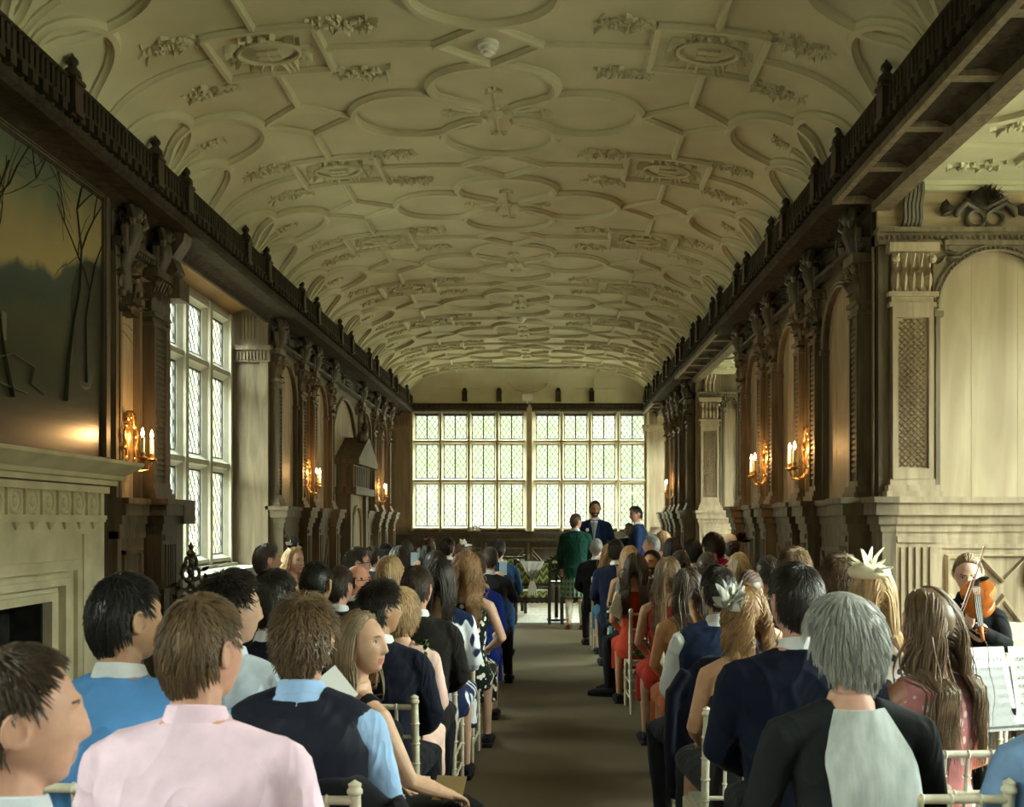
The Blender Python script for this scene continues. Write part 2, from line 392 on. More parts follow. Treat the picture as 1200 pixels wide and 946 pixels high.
def csurf(u,Y):
    x,z=cprof(u); fw=u<arc[-1]-.02; x2,z2=cprof(u+.01 if fw else u-.01)
    sgn=1 if fw else -1
    dx,dz=(x2-x)*sgn,(z2-z)*sgn; L=math.hypot(dx,dz)
    return Vector((XC+x,Y,z)),Vector((dz/L,0,-dx/L))
NU=72; UM=arc[-1]
us=[-UM+2*UM*k/NU for k in range(NU+1)]
b=MB(); ys=[YB,YE+.02]
vs=[csurf(u,y)[0][:] for y in ys for u in us]+[(csurf(u,y)[0]-csurf(u,y)[1]*.12)[:] for y in ys for u in us]
n=NU+1; fs=[(k,k+1,n+k+1,n+k) for k in range(NU)]+[(2*n+k,3*n+k,3*n+k+1,2*n+k+1) for k in range(NU)]
b.add(vs,fs); ceiling=struct(b.obj('ceiling',M['plaster'],smooth=60))
PER=2.09; Y0=7.25           # quatrefoil centre rows at Y0+k*PER
def rib(b,pts,w=.036,h=.030,closed=False):
    h*=1.45
    """sweep a moulded rib over the ceiling: pts in (u,v)"""
    n=len(pts); rings=[]
    for i,(u,v) in enumerate(pts):
        if closed: a,c=pts[(i-1)%n],pts[(i+1)%n]
        else: a,c=pts[max(i-1,0)],pts[min(i+1,n-1)]
        du,dv=c[0]-a[0],c[1]-a[1]; L=math.hypot(du,dv) or 1; nu,nv=-dv/L,du/L
        ring=[]
        for o,hh in ((-w,-.01),(-w,.35*h),(-w*.62,.5*h),(-w*.45,h),(w*.45,h),(w*.62,.5*h),(w,.35*h),(w,-.01)):
            uu=max(-UM+.02,min(UM-.02,u+nu*o)); p,nn=csurf(uu,v+nv*o); ring.append((p+nn*hh)[:])
        rings.append(ring)
    if closed: rings.append(rings[0])
    b.ring(rings,not closed)
def dens(p,q,n=10): return [(p[0]+(q[0]-p[0])*k/n,p[1]+(q[1]-p[1])*k/n) for k in range(n+1)]
def lobe(cu,cv,d,Ra=.36,Rc=.43,D=.44):
    """one lobe of a quatrefoil plus its ogee tails, which meet the next lobe's on the diagonal"""
    out=[]
    for k in range(31):
        a=math.radians(-140+280*k/30); out.append((D+Ra*math.cos(a),Rc*math.sin(a)))
    e=out[-1]; q=(.115,.115); tail=[(e[0]+(q[0]-e[0])*t-.03*math.sin(PI*t),e[1]+(q[1]-e[1])*t) for t in (.3,.6,.85,1)]
    full=[(x,-y) for x,y in reversed(tail)]+out+tail
    return [(cu+x*d[0]-y*d[1],cv+x*d[1]+y*d[0]) for x,y in full]
UQ=2.62
for k in range(-2,7):
    yc=Y0+k*PER; yd=yc+PER/2
    b=MB()
    yl=lambda pts:[(u,min(v,YE)) for u,v in pts]
    if yc<YE-.5:
        for d,A_ in (((1,0),(.42,.36,.62)),((-1,0),(.42,.36,.62)),((0,1),(.345,.43,.435)),((0,-1),(.345,.43,.435))): rib(b,yl(lobe(0,yc,d,*A_)))
        for sg in (1,-1):
            c=sg*1.38; q=[(c-.33,yc),(c,yc+.26),(c+.33,yc),(c,yc-.26)]
            for i in range(4): rib(b,yl(dens(q[i],q[(i+1)%4],5)),.028,.022)
            # half quatrefoil on the cove
            for d,A_ in (((-sg,0),(.38,.38,.54)),((0,1),(.37,.50,.43)),((0,-1),(.37,.50,.43))):
                L=[p for p in lobe(sg*UQ,yc,d,*A_) if abs(p[0])<UM-.03]
                if len(L)>2: rib(b,yl(L),.038,.034)
            rib(b,yl(dens((sg*2.2,yc),(sg*(UM-.05),yc),6)),.028,.026)
            if yd+.3<YE:
                rib(b,dens((c,yc+.26),(c,yd-.28),4),.028,.022); rib(b,dens((c,yd+.28),(c,yc+PER-.26),4),.028,.022)
                rib(b,dens((sg*.33,yd),(sg*1.02,yd),5),.028,.022); rib(b,dens((sg*1.70,yd),(sg*(UM-.03),yd),14),.028,.024)
                q=[(sg*1.02,yd-.28),(sg*1.70,yd-.28),(sg*1.70,yd+.28),(sg*1.02,yd+.28)]
                for i in range(4): rib(b,dens(q[i],q[(i+1)%4],6),.030,.024)
        if yd+.3<YE:
            q=[(-.33,yd),(0,yd+.27),(.33,yd),(0,yd-.27)]
            for i in range(4): rib(b,dens(q[i],q[(i+1)%4],5),.032,.026)
    if b.v: b.obj('ceiling_rib',M['plaster'],ceiling,smooth=50)
# plaster sprays and shields
def spray(seed,L=.22,W=.14,n=44):
    rnd=random.Random(seed); b=MB()
    for i in range(n):
        x=rnd.uniform(-L,L)*.8; z=rnd.uniform(-W,W)*.6*(1-abs(x)/L*.5)
        b.leaf((x,rnd.uniform(0,.01),z),rnd.uniform(.035,.075),rnd.uniform(.018,.032),rnd.uniform(0,2*PI),.010,rnd.uniform(.1,.7))
    for i in range(9): b.ell((rnd.uniform(-L,L)*.5,.012,rnd.uniform(-W,W)*.4),(.018,.018,.018),6,5)
    return b.obj('leaf_spray',M['plaster'],smooth=40)
def cartouche():
    rnd=random.Random(4); b=MB()
    b.ell((0,0,0),(.17,.028,.12),16,8)
    b.tube([(.19*math.cos(a),.02,.135*math.sin(a)) for a in [2*PI*k/28 for k in range(29)]],.014,6)
    for i in range(26):
        a=2*PI*i/26; b.leaf((.2*math.cos(a),.005,.14*math.sin(a)),rnd.uniform(.06,.1),.045,a*-1+PI/2+rnd.uniform(-.7,.7),.016,.6)
    b.box(-.07,.07,.02,.038,-.06,.06); b.box(-.004,.004,.03,.044,-.06,.06); b.box(-.07,.07,.03,.044,-.003,.003)
    return b.obj('shield',M['plaster'],smooth=40)
def rosette():
    b=MB()
    for k in range(4):
        a=k*PI/2; b.leaf((math.sin(a)*.02,0,math.cos(a)*.02),.10,.06,a,.014,.4)
        c=(math.sin(a)*.34,0,math.cos(a)*.36)
        b.tube([(math.sin(a)*.14,.006,math.cos(a)*.14),(math.sin(a)*.36,.008,math.cos(a)*.36)],.009,5)
        for j in range(7): b.leaf(c,.065,.026,a+(j-3)*.6,.009,.4)
    b.ell((0,.01,0),(.05,.025,.05),10,6)
    return b.obj('rosette',M['plaster'],smooth=40)
SPR=[spray(1),spray(2),spray(3)]; CAR=cartouche(); ROS=rosette(); SM=spray(9,.12,.09,9)
def stick(proto,u,v,flip=1,first=[None]):
    p,nn=csurf(u,v); o=proto.copy(); COL.objects.link(o); o.parent=ceiling
    t=nn.cross(Vector((0,1,0))).normalized()   # tangent in x
    R=Matrix((( -t*flip)[:],nn[:],((-t*flip).cross(nn))[:])).transposed()
    o.matrix_basis=Matrix.Translation(p)@R.to_4x4(); return o
for k in range(-1,7):
    yc=Y0+k*PER; yd=yc+PER/2
    if 5.4<yc<YE-.6:
        stick(ROS,0,yc)
        for sg in (1,-1): stick(SM,sg*2.1,yc)
    if 5.4<yd<YE-.6:
        for sg in (1,-1):
            stick(CAR,sg*1.36,yd)
            for i,(du,dv) in enumerate(((-.52,-.27),(.50,-.27),(-.50,.36),(.52,.36))):
                stick(SPR[(i+k)%3],sg*1.36+du,yd+dv,1 if i%2 else -1)
for o in SPR+[CAR,ROS,SM]: bpy.data.objects.remove(o)
# flat bay ceilings with broad ribs and sprays
def bay_ceiling(par,y0,y1,x0,x1,z,seeds):
    b=MB()
    b.box(x0,x0+.09,y0,y1,z-.06,z); b.box(x0,x1,y1-.09,y1,z-.05,z); b.box(x0+.09,x0+.13,y0,y1,z-.03,z); b.box(x0,x1,y1-.13,y1-.09,z-.025,z)
    def bar(x,y,X,Y,w=.035):
        dx,dy=X-x,Y-y; L=math.hypot(dx,dy); nx,ny=-dy/L*w,dx/L*w
        lo=[(x+nx,y+ny),(X+nx,Y+ny),(X-nx,Y-ny),(x-nx,y-ny)]
        b.add([(p[0],p[1],z+.002) for p in lo]+[(p[0],p[1],z-.03) for p in lo],[(0,1,5,4),(1,2,6,5),(2,3,7,6),(3,0,4,7),(4,5,6,7)])
    cx=(x0+x1)/2
    for cy in [y1-.75-1.5*k for k in range(int((y1-y0)/1.5))]:
        bar(cx-.55,cy-.28,cx+.55,cy-.28); bar(cx-.55,cy+.28,cx+.55,cy+.28); bar(cx-.55,cy-.28,cx-.55,cy+.28); bar(cx+.55,cy-.28,cx+.55,cy+.28)
        bar(cx,cy+.28,cx,cy+.8); bar(cx-.55,cy,cx-1.1,cy)
        n=24; R=.42
        for sx in (-1,1):
            for i in range(n//2):
                a,c=PI*i/(n/2)-PI/2,PI*(i+1)/(n/2)-PI/2
                bar(cx+sx*(1.2-R*math.cos(a)),cy-.75+R*math.sin(a),cx+sx*(1.2-R*math.cos(c)),cy-.75+R*math.sin(c),.028)
        for sx,sy in ((-.8,-.3),(.8,-.3),(-.8,.35),(.8,.35)):
            o=spray(seeds+int(sx*10+sy*100)%50,.2,.13,18); o.parent=par; o.matrix_basis=Matrix.Translation((cx+sx,cy+sy,z))@Matrix.Rotation(-PI/2,4,'X')
        o=cartouche(); o.parent=par; o.matrix_basis=Matrix.Translation((cx,cy,z))@Matrix.Rotation(-PI/2,4,'X')
    b.obj('ceiling_rib',M['plaster'],par,smooth=0)
bay_ceiling(cb1,YR1[0],YR1[1],XR,XB,3.87,10)
bay_ceiling(cb2,YR2[0],YR2[1],XR,XB-.2,3.87,60)

# ------------------------------------------------------------------ cornice with dentils, cresting boards, finials
def sweep_y(prof,y0,y1,side):
    """prof (t,z) out of wall"""
    b=MB(T_left() if side<0 else T_right())
    b.ring([[(y0,t,z) for t,z in prof],[(y1,t,z) for t,z in prof]]); return b
CPROF=[(-.02,3.80),(.0,3.72),(.03,3.72),(.05,3.76),(.12,3.79),(.16,3.79),(.30,3.78),(.33,3.80),(.33,3.84),(.30,3.86),(.30,3.93),(.25,3.97),(.22,4.02),(-.02,4.02)]
for side in (-1,1):
    b=sweep_y(CPROF,YB,YE-.02,side)
    y=YB
    while y<YE-.3:
        b.box(y,y+.055,.28,.345,3.865,3.925); y+=.105
    struct(b.obj(trim_name(),M['oak_cornice'],smooth=30))
    b=MB(T_left() if side<0 else T_right())
    b.box(YB,YE-.02,.27,.315,3.93,4.08); b.box(YB,YE-.02,.26,.33,3.93,3.95); b.box(YB,YE-.02,.26,.33,4.06,4.085)
    y=2.0
    while y<YE-.3:
        b.box(y,y+.032,.31,.33,3.95,4.07); b.box(y+.005,y+.027,.27,.315,4.07,4.10); y+=.055
    struct(b.obj(trim_name(),M['oak_cornice'],smooth=30))
# finials
fb=MB()
fb.box(-.05,.05,-.03,.05,0,.20); fb.box(-.055,.055,-.035,.055,.0,.03); fb.box(-.06,.06,-.04,.06,.19,.21)
fb.lathe([(.02,.21),(.05,.225),(.045,.26),(.03,.275),(.022,.29),(.035,.31),(.03,.33),(.012,.35),(.0,.37)],(0,.01,0),10)
fin=fb.obj(trim_name(),M['oak_black'],smooth=40); struct(fin)
fl=[5.55,6.73,7.3,8.75,9.4,10.75,11.45,12.75,13.45,14.85,15.5,16.9,17.5,18.9]
fr=[5.62,6.52,7.05,7.98,8.5,9.5,10.0,11.0,11.45,12.5,13.0,14.0,14.5,15.6,16.1,17.1,17.6,18.6,19.1]
firstf=True
for side,L in ((-1,fl),(1,fr)):
    for y in L:
        if firstf: o=fin; firstf=False
        else: o=struct(fin.copy()); o.name=trim_name(); COL.objects.link(o)
        T=T_left() if side<0 else T_right()
        o.location=T(y,.31,3.88); o.rotation_euler=(0,0,-side*-PI/2); o.scale=(1,1,.95)
for px in (545,585,654,693):
    o=struct(fin.copy()); o.name=trim_name(); COL.objects.link(o); o.location=(xe(px,YE-.2),YE-.27,3.98); o.rotation_euler=(0,0,PI)
# beam soffits under the cornice across the right bays (panelled)
for (y0,y1) in (YR1,YR2,(YRE,YE),YRX):
    b=MB(); b.box(1.94,XR+.04,y0-.02,y1+.02,3.84,3.9)
    b.box(1.925,1.965,y0,y1,3.75,3.80); b.box(XR-.05,XR+.06,y0,y1,3.70,3.86); b.box(XR-.01,XR+.09,y0,y1,3.76,3.88)
    y=y1
    while y>y0: b.box(1.95,XR,y-.07,y,3.755,3.80); y-=.62
    struct(b.obj(trim_name(),M['oak'],smooth=0))
for (y0,y1) in (YL1,(YLE,YE)):
    b=MB(); b.box(XL-.04,-2.66,y0-.02,y1+.02,3.85,3.92); b.box(-2.70,-2.65,y0,y1,3.80,3.86); b.box(XL-.05,XL+.03,y0,y1,3.86,3.95)
    y=y1
    while y>y0: b.box(XL,-2.66,y-.07,y,3.82,3.87); y-=.8
    struct(b.obj(trim_name(),M['oak_cornice'],smooth=0))
# end cornice
b=MB(T_front(YE)); b.ring([[(s,t*.8,z) for t,z in CPROF] for s in (-3.3,2.6)]); b.box(-3.0,2.3,.2,.24,3.95,4.17); b.box(-3.0,2.3,.19,.26,4.17,4.20)
s=-2.7
while s<2.0: b.box(s,s+.05,.23,.28,3.865,3.92); s+=.1
struct(b.obj(trim_name(),M['oak_dark'],smooth=30))

# ------------------------------------------------------------------ panelling elements
def moulded_block(b,s0,s1,t1,steps):
    """steps: (z0,z1,extra) horizontal mouldings round a block"""
    for z0,z1,e in steps: b.box(s0-e,s1+e,-.0,t1+e,z0,z1)
def pilaster(T,c,w=.24,pr=.10,style='lattice',ped=True,cap=True,wd=None,console=True,seed=0):
    root=struct(empty(trim_name())); wd=wd or M['oak']; h=w/2; rnd=random.Random(seed+int(c*100))
    if ped:
        b=MB(T); p2=pr+.08; hh=h+.03
        moulded_block(b,c-hh,c+hh,p2,[(0,1.55,0),(0,.16,.03),(.16,.2,.015),(1.55,1.60,.012),(1.60,1.66,.03),(1.66,1.74,.055),(1.74,1.78,.075)])
        for k in range(5):
            s=c-h*.7+k*h*.35; b.box(s-.01*w/.24,s+.01*w/.24,p2,p2+.014,.5,1.45)
        b.box(c-h*.95,c+h*.95,p2,p2+.012,.42,.47); b.box(c-h*.95,c+h*.95,p2,p2+.012,1.48,1.52)
        b.obj('pedestal',wd,root,smooth=0)
    b=MB(T)
    moulded_block(b,c-h,c+h,pr,[(1.78,1.82,.05),(1.82,1.86,.035),(1.86,1.90,.015)])
    b.box(c-h,c+h,0,pr,1.90,3.04)
    if style=='lattice':
        i0,i1=c-h*.62,c+h*.62
        b.box(c-h,i0-.02,pr,pr+.02,1.97,2.97); b.box(i1+.02,c+h,pr,pr+.02,1.97,2.97); b.box(c-h,c+h,pr,pr+.02,1.9,1.97); b.box(c-h,c+h,pr,pr+.02,2.97,3.04)
        b.obj('shaft',wd,root,smooth=0)
        l=MB(T); d=.042
        n=int((i1-i0)/d+1.0/d)+2
        for k in range(-n,n):
            for sg in (1,-1):
                # line s-i0 = k*d + sg*(z-1.98), clip
                pts=[]
                za,zb=1.98,2.96
                for z in (za,zb): pass
                if sg>0: a=max(za,za+(0-k*d)); e=min(zb,za+((i1-i0)-k*d))
                else: a=max(za,za+(k*d-(i1-i0))); e=min(zb,za+k*d)
                if e-a>.02:
                    f=lambda z:i0+k*d+sg*(z-za)
                    p,q=(f(a),a),(f(e),e); r=.007
                    l.add([(p[0]-r,pr,p[1]),(p[0]+r,pr,p[1]),(p[0],pr+.014,p[1]),(q[0]-r,pr,q[1]),(q[0]+r,pr,q[1]),(q[0],pr+.014,q[1])],[(0,2,5,3),(2,1,4,5)])
        l.obj('lattice',M['oak_light'],root,smooth=0)
    else:
        z=1.96
        if style=='scale':
            while z<2.98:
                b.box(c-h*.6,c+h*.6,pr,pr+.012,z,z+.022); z+=.04
        b.box(c-h,c-h*.75,pr,pr+.018,1.9,3.04); b.box(c+h*.75,c+h,pr,pr+.018,1.9,3.04)
        b.obj('shaft',wd,root,smooth=0)
    if cap:
        b=MB(T)
        moulded_block(b,c-h,c+h,pr,[(3.04,3.07,.02),(3.07,3.11,.005),(3.11,3.14,.03)])
        b.box(c-h*.95,c+h*.95,0,pr*.9,3.14,3.46); b.box(c-h-.03,c+h+.03,0,pr+.05,3.40,3.46)
        nl=max(3,int(w/.05))
        for k in range(nl):
            s=c-h+w*(k+.5)/nl
            b.leaf((s,pr*.9,3.15),.15,w/nl*1.05,0,.02,.45); 
            b.tube([(s,pr*.95,3.28),(s,pr+.015,3.34),(s,pr+.04,3.39)],.011,5)
        for sg in (-1,1): b.ell((c+sg*h*.9,pr+.03,3.355),(.03,.025,.03),8,6)
        b.obj('capital',wd,root,smooth=35)
    if console:
        b=MB(T); wk=h*.62
        sec=[(0,3.55),(pr*.6,3.55),(pr*.7,3.60),(pr*.5,3.66),(pr*.8,3.72),(pr+.10,3.77),(pr+.12,3.80),(0,3.80)]
        b.ring([[(s,t,z) for t,z in sec] for s in (c-wk,c+wk)])
        for k in range(3): b.tube([(c-wk*.7+k*wk*.7,t+.008,z) for t,z in sec[1:7]],.012,5)
        b.obj('console',wd,root,smooth=35)
    return root
def figure(T,c,z0=3.52,z1=3.80,wd=None,out=.14,seed=0):
    """carved scroll and mask bracket standing in the frieze"""
    rnd=random.Random(seed); b=MB(T); H=z1-z0
    b.tube([(c,.02,z0-.38),(c+.01,.06,z0-.28),(c,.05,z0-.14),(c,.09,z0),(c,out*.8,z0+H*.3),(c,out*.9,z0+H*.55)],[.02,.045,.05,.06,.075,.05],8)
    b.ell((c,out+.0,z0+H*.75),(.045,.05,.06),10,8)
    b.ell((c,out+.045,z0+H*.72),(.014,.02,.02),6,5)
    for sg in (-1,1):
        b.tube([(c+sg*.05,out*.6,z0+H*.5),(c+sg*.11,out*.7,z0+H*.35),(c+sg*.10,out*.7,z0+H*.05),(c+sg*.05,out*.6,z0-.06)],[.03,.03,.025,.015],6)
        b.tube([(c+sg*.04,out*.5,z1-.02),(c+sg*.1,out,z1-.05),(c+sg*.11,out*1.1,z1-.12),(c+sg*.07,out,z1-.15)],[.025,.03,.028,.02],6)
    for k in range(9): b.leaf((c+rnd.uniform(-.07,.07),.04,z0-.36+rnd.uniform(0,.35)),.12,.05,rnd.uniform(-1.2,1.2)+PI*(k%2),.03,.6)
    return struct(b.obj(trim_name(),wd or M['oak_dark'],smooth=45))
def shield_relief(T,c,z,w=.2,h=.24,wd=None,seed=0):
    rnd=random.Random(seed); b=MB(T)
    b.ell((c,.0,z),(w*.42,.05,h*.42),14,8)
    b.tube([(c+w*.5*math.cos(a),.03,z+h*.5*math.sin(a)) for a in [2*PI*k/24 for k in range(25)]],.016,6)
    for i in range(18):
        a=2*PI*i/18; b.leaf((c+w*.5*math.cos(a),.01,z+h*.5*math.sin(a)),.08,.04,PI/2-a+rnd.uniform(-.8,.8),.03,.6)
    return struct(b.obj(trim_name(),wd or M['oak_dark'],smooth=45))
def arch_panel(T,s0,s1,z0=1.78,zt=3.40,wd=None,board=None,beads=True,inset=.05,r=None,th=.05):
    wd=wd or M['oak']; board=board or M['oak_light']
    root=struct(empty(trim_name())); c=(s0+s1)/2; a0,a1=s0+inset,s1-inset; R=(a1-a0)/2; zs=zt-R-.02
    b=MB(T); b.box(s0,s1,.0,.012,z0,ZA+.02)
    for q in (.33,.7): b.box(s0+(s1-s0)*q-.002,s0+(s1-s0)*q+.002,.012,.0135,z0,zt)
    b.obj('panel',board,root,smooth=0)
    b=MB(T); n=20
    A=[(c-R*math.cos(PI*k/n),zs+R*math.sin(PI*k/n)) for k in range(n+1)]
    for k in range(n):
        (x0_,z0_),(x1_,z1_)=A[k],A[k+1]
        b.add([(x0_,.012,z0_),(x1_,.012,z1_),(x1_,th,z1_),(x0_,th,z0_),(x0_,th,ZA),(x1_,th,ZA)],[(0,1,2,3),(3,2,5,4)])
    b.box(s0,a0,.0,th,z0,ZA); b.box(a1,s1,.0,th,z0,ZA)
    b.obj('spandrel',wd,root,smooth=0)
    b=MB(T)
    b.tube([(x,th+.005,z) for x,z in A],.014,6); 
    R2=R+.028; b.tube([(c-R2*math.cos(PI*k/n),th+.006,zs+R2*math.sin(PI*k/n)) for k in range(n+1)],.012,6)
    if beads:
        m=int(PI*R/.03)
        for k in range(m):
            t=PI*(k+.5)/m; b.ell((c-(R+.012)*math.cos(t),th+.018,zs+(R+.012)*math.sin(t)),(.010,.010,.010),5,4)
    for a in (a0,a1): b.box(a-.03,a+.03,.0,th+.03,zs-.06,zs-.02); b.box(a-.014,a+.014,0,th+.01,z0,zs-.06)
    b.obj('arch_moulding',wd,root,smooth=40)
    b=MB(T); rnd=random.Random(int(c*77))
    for sg in (-1,1):
        cs=c+sg*(R*.86); 
        for k in range(6): b.leaf((cs+rnd.uniform(-.02,.02)*sg,th,zt-.02-rnd.uniform(0,.05)),.09,.035,rnd.uniform(-PI,PI),.02,.5)
    b.obj('spandrel_leaf',wd,root,smooth=40)
    return root
def dado_panel(T,s0,s1,wd=None,pat='x'):
    wd=wd or M['oak']; root=struct(empty(trim_name())); b=MB(T); p=.06
    b.box(s0,s1,0,p,0,1.55); b.box(s0,s1,0,p+.03,0,.16); b.box(s0,s1,0,p+.02,.16,.19)
    b.box(s0,s1,0,p+.015,1.50,1.55)
    for z0,z1,e in ((1.55,1.60,.012),(1.60,1.66,.03),(1.66,1.74,.055),(1.74,1.78,.075)): b.box(s0,s1,0,p+e,z0,z1)
    b.obj('dado_board',wd,root,smooth=0)
    b=MB(T); a,c,z0,z1=s0+.06,s1-.06,.30,1.42
    for q in ((a,a+.03,z0,z1),(c-.03,c,z0,z1),(a,c,z0,z0+.03),(a,c,z1-.03,z1)): b.box(q[0],q[1],p,p+.022,q[2],q[3])
    w=c-a; cx=(a+c)/2; cz=(z0+z1)/2
    def strip(x0,zz0,x1,zz1,r=.017):
        dx,dz=x1-x0,zz1-zz0; L=math.hypot(dx,dz); nx,nz=-dz/L*r,dx/L*r
        q=[(x0+nx,zz0+nz),(x1+nx,zz1+nz),(x1-nx,zz1-nz),(x0-nx,zz0-nz)]
        b.add([(x,p,z) for x,z in q]+[(x,p+.02,z) for x,z in q],[(0,1,5,4),(1,2,6,5),(2,3,7,6),(3,0,4,7),(4,5,6,7)])
    hh=(z1-z0)
    if pat=='x':
        g=.05
        for sg in (-1,1):
            for o in (-g,g):
                strip(cx+sg*w*.47,z1-.04-(o+g),cx+sg*.03+0,cz+hh*.04-o*.2+o)
                strip(cx+sg*w*.47,z0+.04+(o+g),cx+sg*.03,cz-hh*.04-o)
    b.obj('strapwork',wd,root,smooth=0)
    return root
def frieze(T,s0,s1,wd=None,t0=.03):
    wd=wd or M['oak_dark']; b=MB(T); b.box(s0,s1,0,t0,ZA,3.86)
    for z0,z1,e in ((ZA,ZA+.03,.02),(ZA+.03,ZA+.06,.05),(ZA+.06,ZA+.09,.08)): b.box(s0,s1,0,t0+e,z0,z1)
    s=s0+.01
    while s<s1-.03: b.box(s,s+.025,0,t0+.065,ZA+.032,ZA+.058); s+=.045
    return struct(b.obj(trim_name(),wd,smooth=0))
def wall_run(T,items,s0,s1,fig=True,wd=None,sh=None):
    """items: ('p',c) pilaster, ('a',s0,s1) arch + dado"""
    frieze(T,s0,s1)
    for k,it in enumerate(items):
        if it[0]=='p':
            pilaster(T,it[1],.17,.09,'scale',console=False,wd=wd)
            if fig: figure(T,it[1],seed=int(it[1]*13))
        else:
            w=it[2]-it[1]
            arch_panel(T,it[1],it[2],wd=wd,inset=.05 if w>.4 else .03,beads=False)
            dado_panel(T,it[1],it[2],wd=wd,pat='x')
            if w>.5: shield_relief(T,(it[1]+it[2])/2,3.68,.22,.2,seed=k)
wall_run(T_right(),[('p',6.93),('a',7.02,7.91),('p',8.0),('a',8.09,8.41),('p',8.5),('a',8.59,9.41),('p',9.5),('a',9.59,9.91),('p',10.0),('a',10.09,10.91),('p',11.0),('a',11.09,11.37)],6.76,11.37)
wall_run(T_right(),[('p',15.16),('a',15.25,15.96),('p',16.05),('a',16.14,16.56),('p',16.65),('a',16.74,17.06),('p',17.15),('a',17.24,17.72),('p',17.86)],15.0,18.0)
wall_run(T_left(),[('p',10.68),('a',10.77,11.66),('p',11.75),('a',11.84,12.26),('p',12.35),('a',12.44,13.26),('p',13.35)],10.6,13.9)
wall_run(T_left(),[('a',13.44,15.4),('p',15.5),('a',15.6,16.6),('p',16.7),('a',16.79,17.31),('p',17.4),('a',17.49,18.2),('p',18.3)],13.9,18.45)
# left short run beside the painting
frieze(T_left(),6.72,7.63)
arch_panel(T_left(),6.74,7.18,beads=False,inset=.06); dado_panel(T_left(),6.74,7.18,pat='n')
pilaster(T_left(),7.36,.26,.10,'scale',console=False,wd=M['oak_dark']); figure(T_left(),7.40,seed=5); figure(T_left(),6.86,seed=6)
shield_relief(T_left(),6.96,3.35,.30,.46,seed=3)
b=MB(T_left()); b.box(7.5,7.66,0,.07,1.78,3.46); b.box(7.5,7.68,0,.16,0,1.6); b.box(7.48,7.72,0,.24,1.6,1.78); b.box(7.5,7.7,0,.2,3.3,3.45)
b.ring([[(s,t,z) for t,z in ((0,3.40),(.1,3.42),(.2,3.5),(.16,3.6),(.24,3.72),(.26,3.84),(0,3.84))] for s in (7.46,7.62)])
struct(b.obj(trim_name(),M['oak_dark'],smooth=30))
# dark left wall above / behind fireplace
# frontal faces: bay 1 far return
T1=T_front(6.7)
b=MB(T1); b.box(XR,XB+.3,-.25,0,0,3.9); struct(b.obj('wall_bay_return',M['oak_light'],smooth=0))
b=MB(T1); b.box(XR-.02,XB,0,.03,3.56,3.87); struct(b.obj(trim_name(),wood('frieze_board',(.24,.17,.09),(.42,.32,.2),.5,(1,8,8)),smooth=0))
b=MB(T1); b.box(XR-.03,XB,0,.08,ZA,ZA+.03); b.box(XR-.03,XB,0,.06,ZA+.03,ZA+.08); b.box(XR-.04,XB,0,.11,ZA+.08,ZA+.11)
s=XR
while s<4.0: b.ell((s,.06,ZA+.055),(.014,.014,.016),5,4); s+=.036
struct(b.obj(trim_name(),M['oak'],smooth=40))
pilaster(T1,2.43,.27,.09,'lattice',wd=M['oak_light'],console=False)
b=MB(T1); b.box(2.22,2.29,0,.05,1.78,3.46); b.box(2.19,2.28,0,.212,0,1.6); [b.box(2.19-e,2.28,0,.205+e,z0,z1) for z0,z1,e in ((1.55,1.60,.012),(1.60,1.66,.03),(1.66,1.74,.055),(1.74,1.779,.075))]; b.box(2.19,2.2,0,.03,1.78,3.46); struct(b.obj(trim_name(),M['oak'],smooth=0))
# scroll console of grooved oak
b=MB(T1)
for k in range(5):
    s=2.38+k*.026; b.tube([(s,.05,3.575),(s+.004,.09,3.63),(s-.003,.10,3.72),(s,.13,3.79),(s+.002,.12,3.86)],.017,6)
struct(b.obj(trim_name(),M['oak_dark'],smooth=45))
arch_panel(T1,2.58,3.42,zt=3.45,wd=M['oak'],board=wood('aged_pale_panel',(.30,.225,.14),(.47,.385,.26),.6,(3.2,3.2,.35)),inset=.03,th=.06)
arch_panel(T1,3.80,4.6,zt=3.45,wd=M['oak'],inset=.03,th=.06)
pilaster(T1,3.6,.27,.09,'lattice',wd=M['oak_light'],console=False)
# carved thistle
b=MB(T1); c=2.93; z=3.71
b.ell((c,.05,z+.05),(.075,.05,.06),12,8)
for k in range(9): b.leaf((c,.06,z+.0),.13,.035,(k-4)*.28,.04,.4)
for sg in (-1,1):
    b.tube([(c+sg*.045,.05,z-.01),(c+sg*.13,.06,z+.03),(c+sg*.19,.06,z-.02),(c+sg*.2,.06,z-.06)],[.02,.028,.03,.015],8)
    for k in range(5): b.leaf((c+sg*.20,.05,z-.01),.10,.035,sg*(1.1+.22*k),.03,.5)
    b.tube([(c+sg*.06+.06*math.cos(t),.05,z-.07+.055*math.sin(t)) for t in [2*PI*k/16 for k in range(17)]],.017,6)
    b.tube([(c+sg*.02,.05,z+.05),(c+sg*.10,.06,z+.11),(c+sg*.13,.06,z+.06),(c+sg*.09,.06,z+.02)],[.02,.028,.024,.015],8)
struct(b.obj(trim_name(),M['oak_dark'],smooth=45))
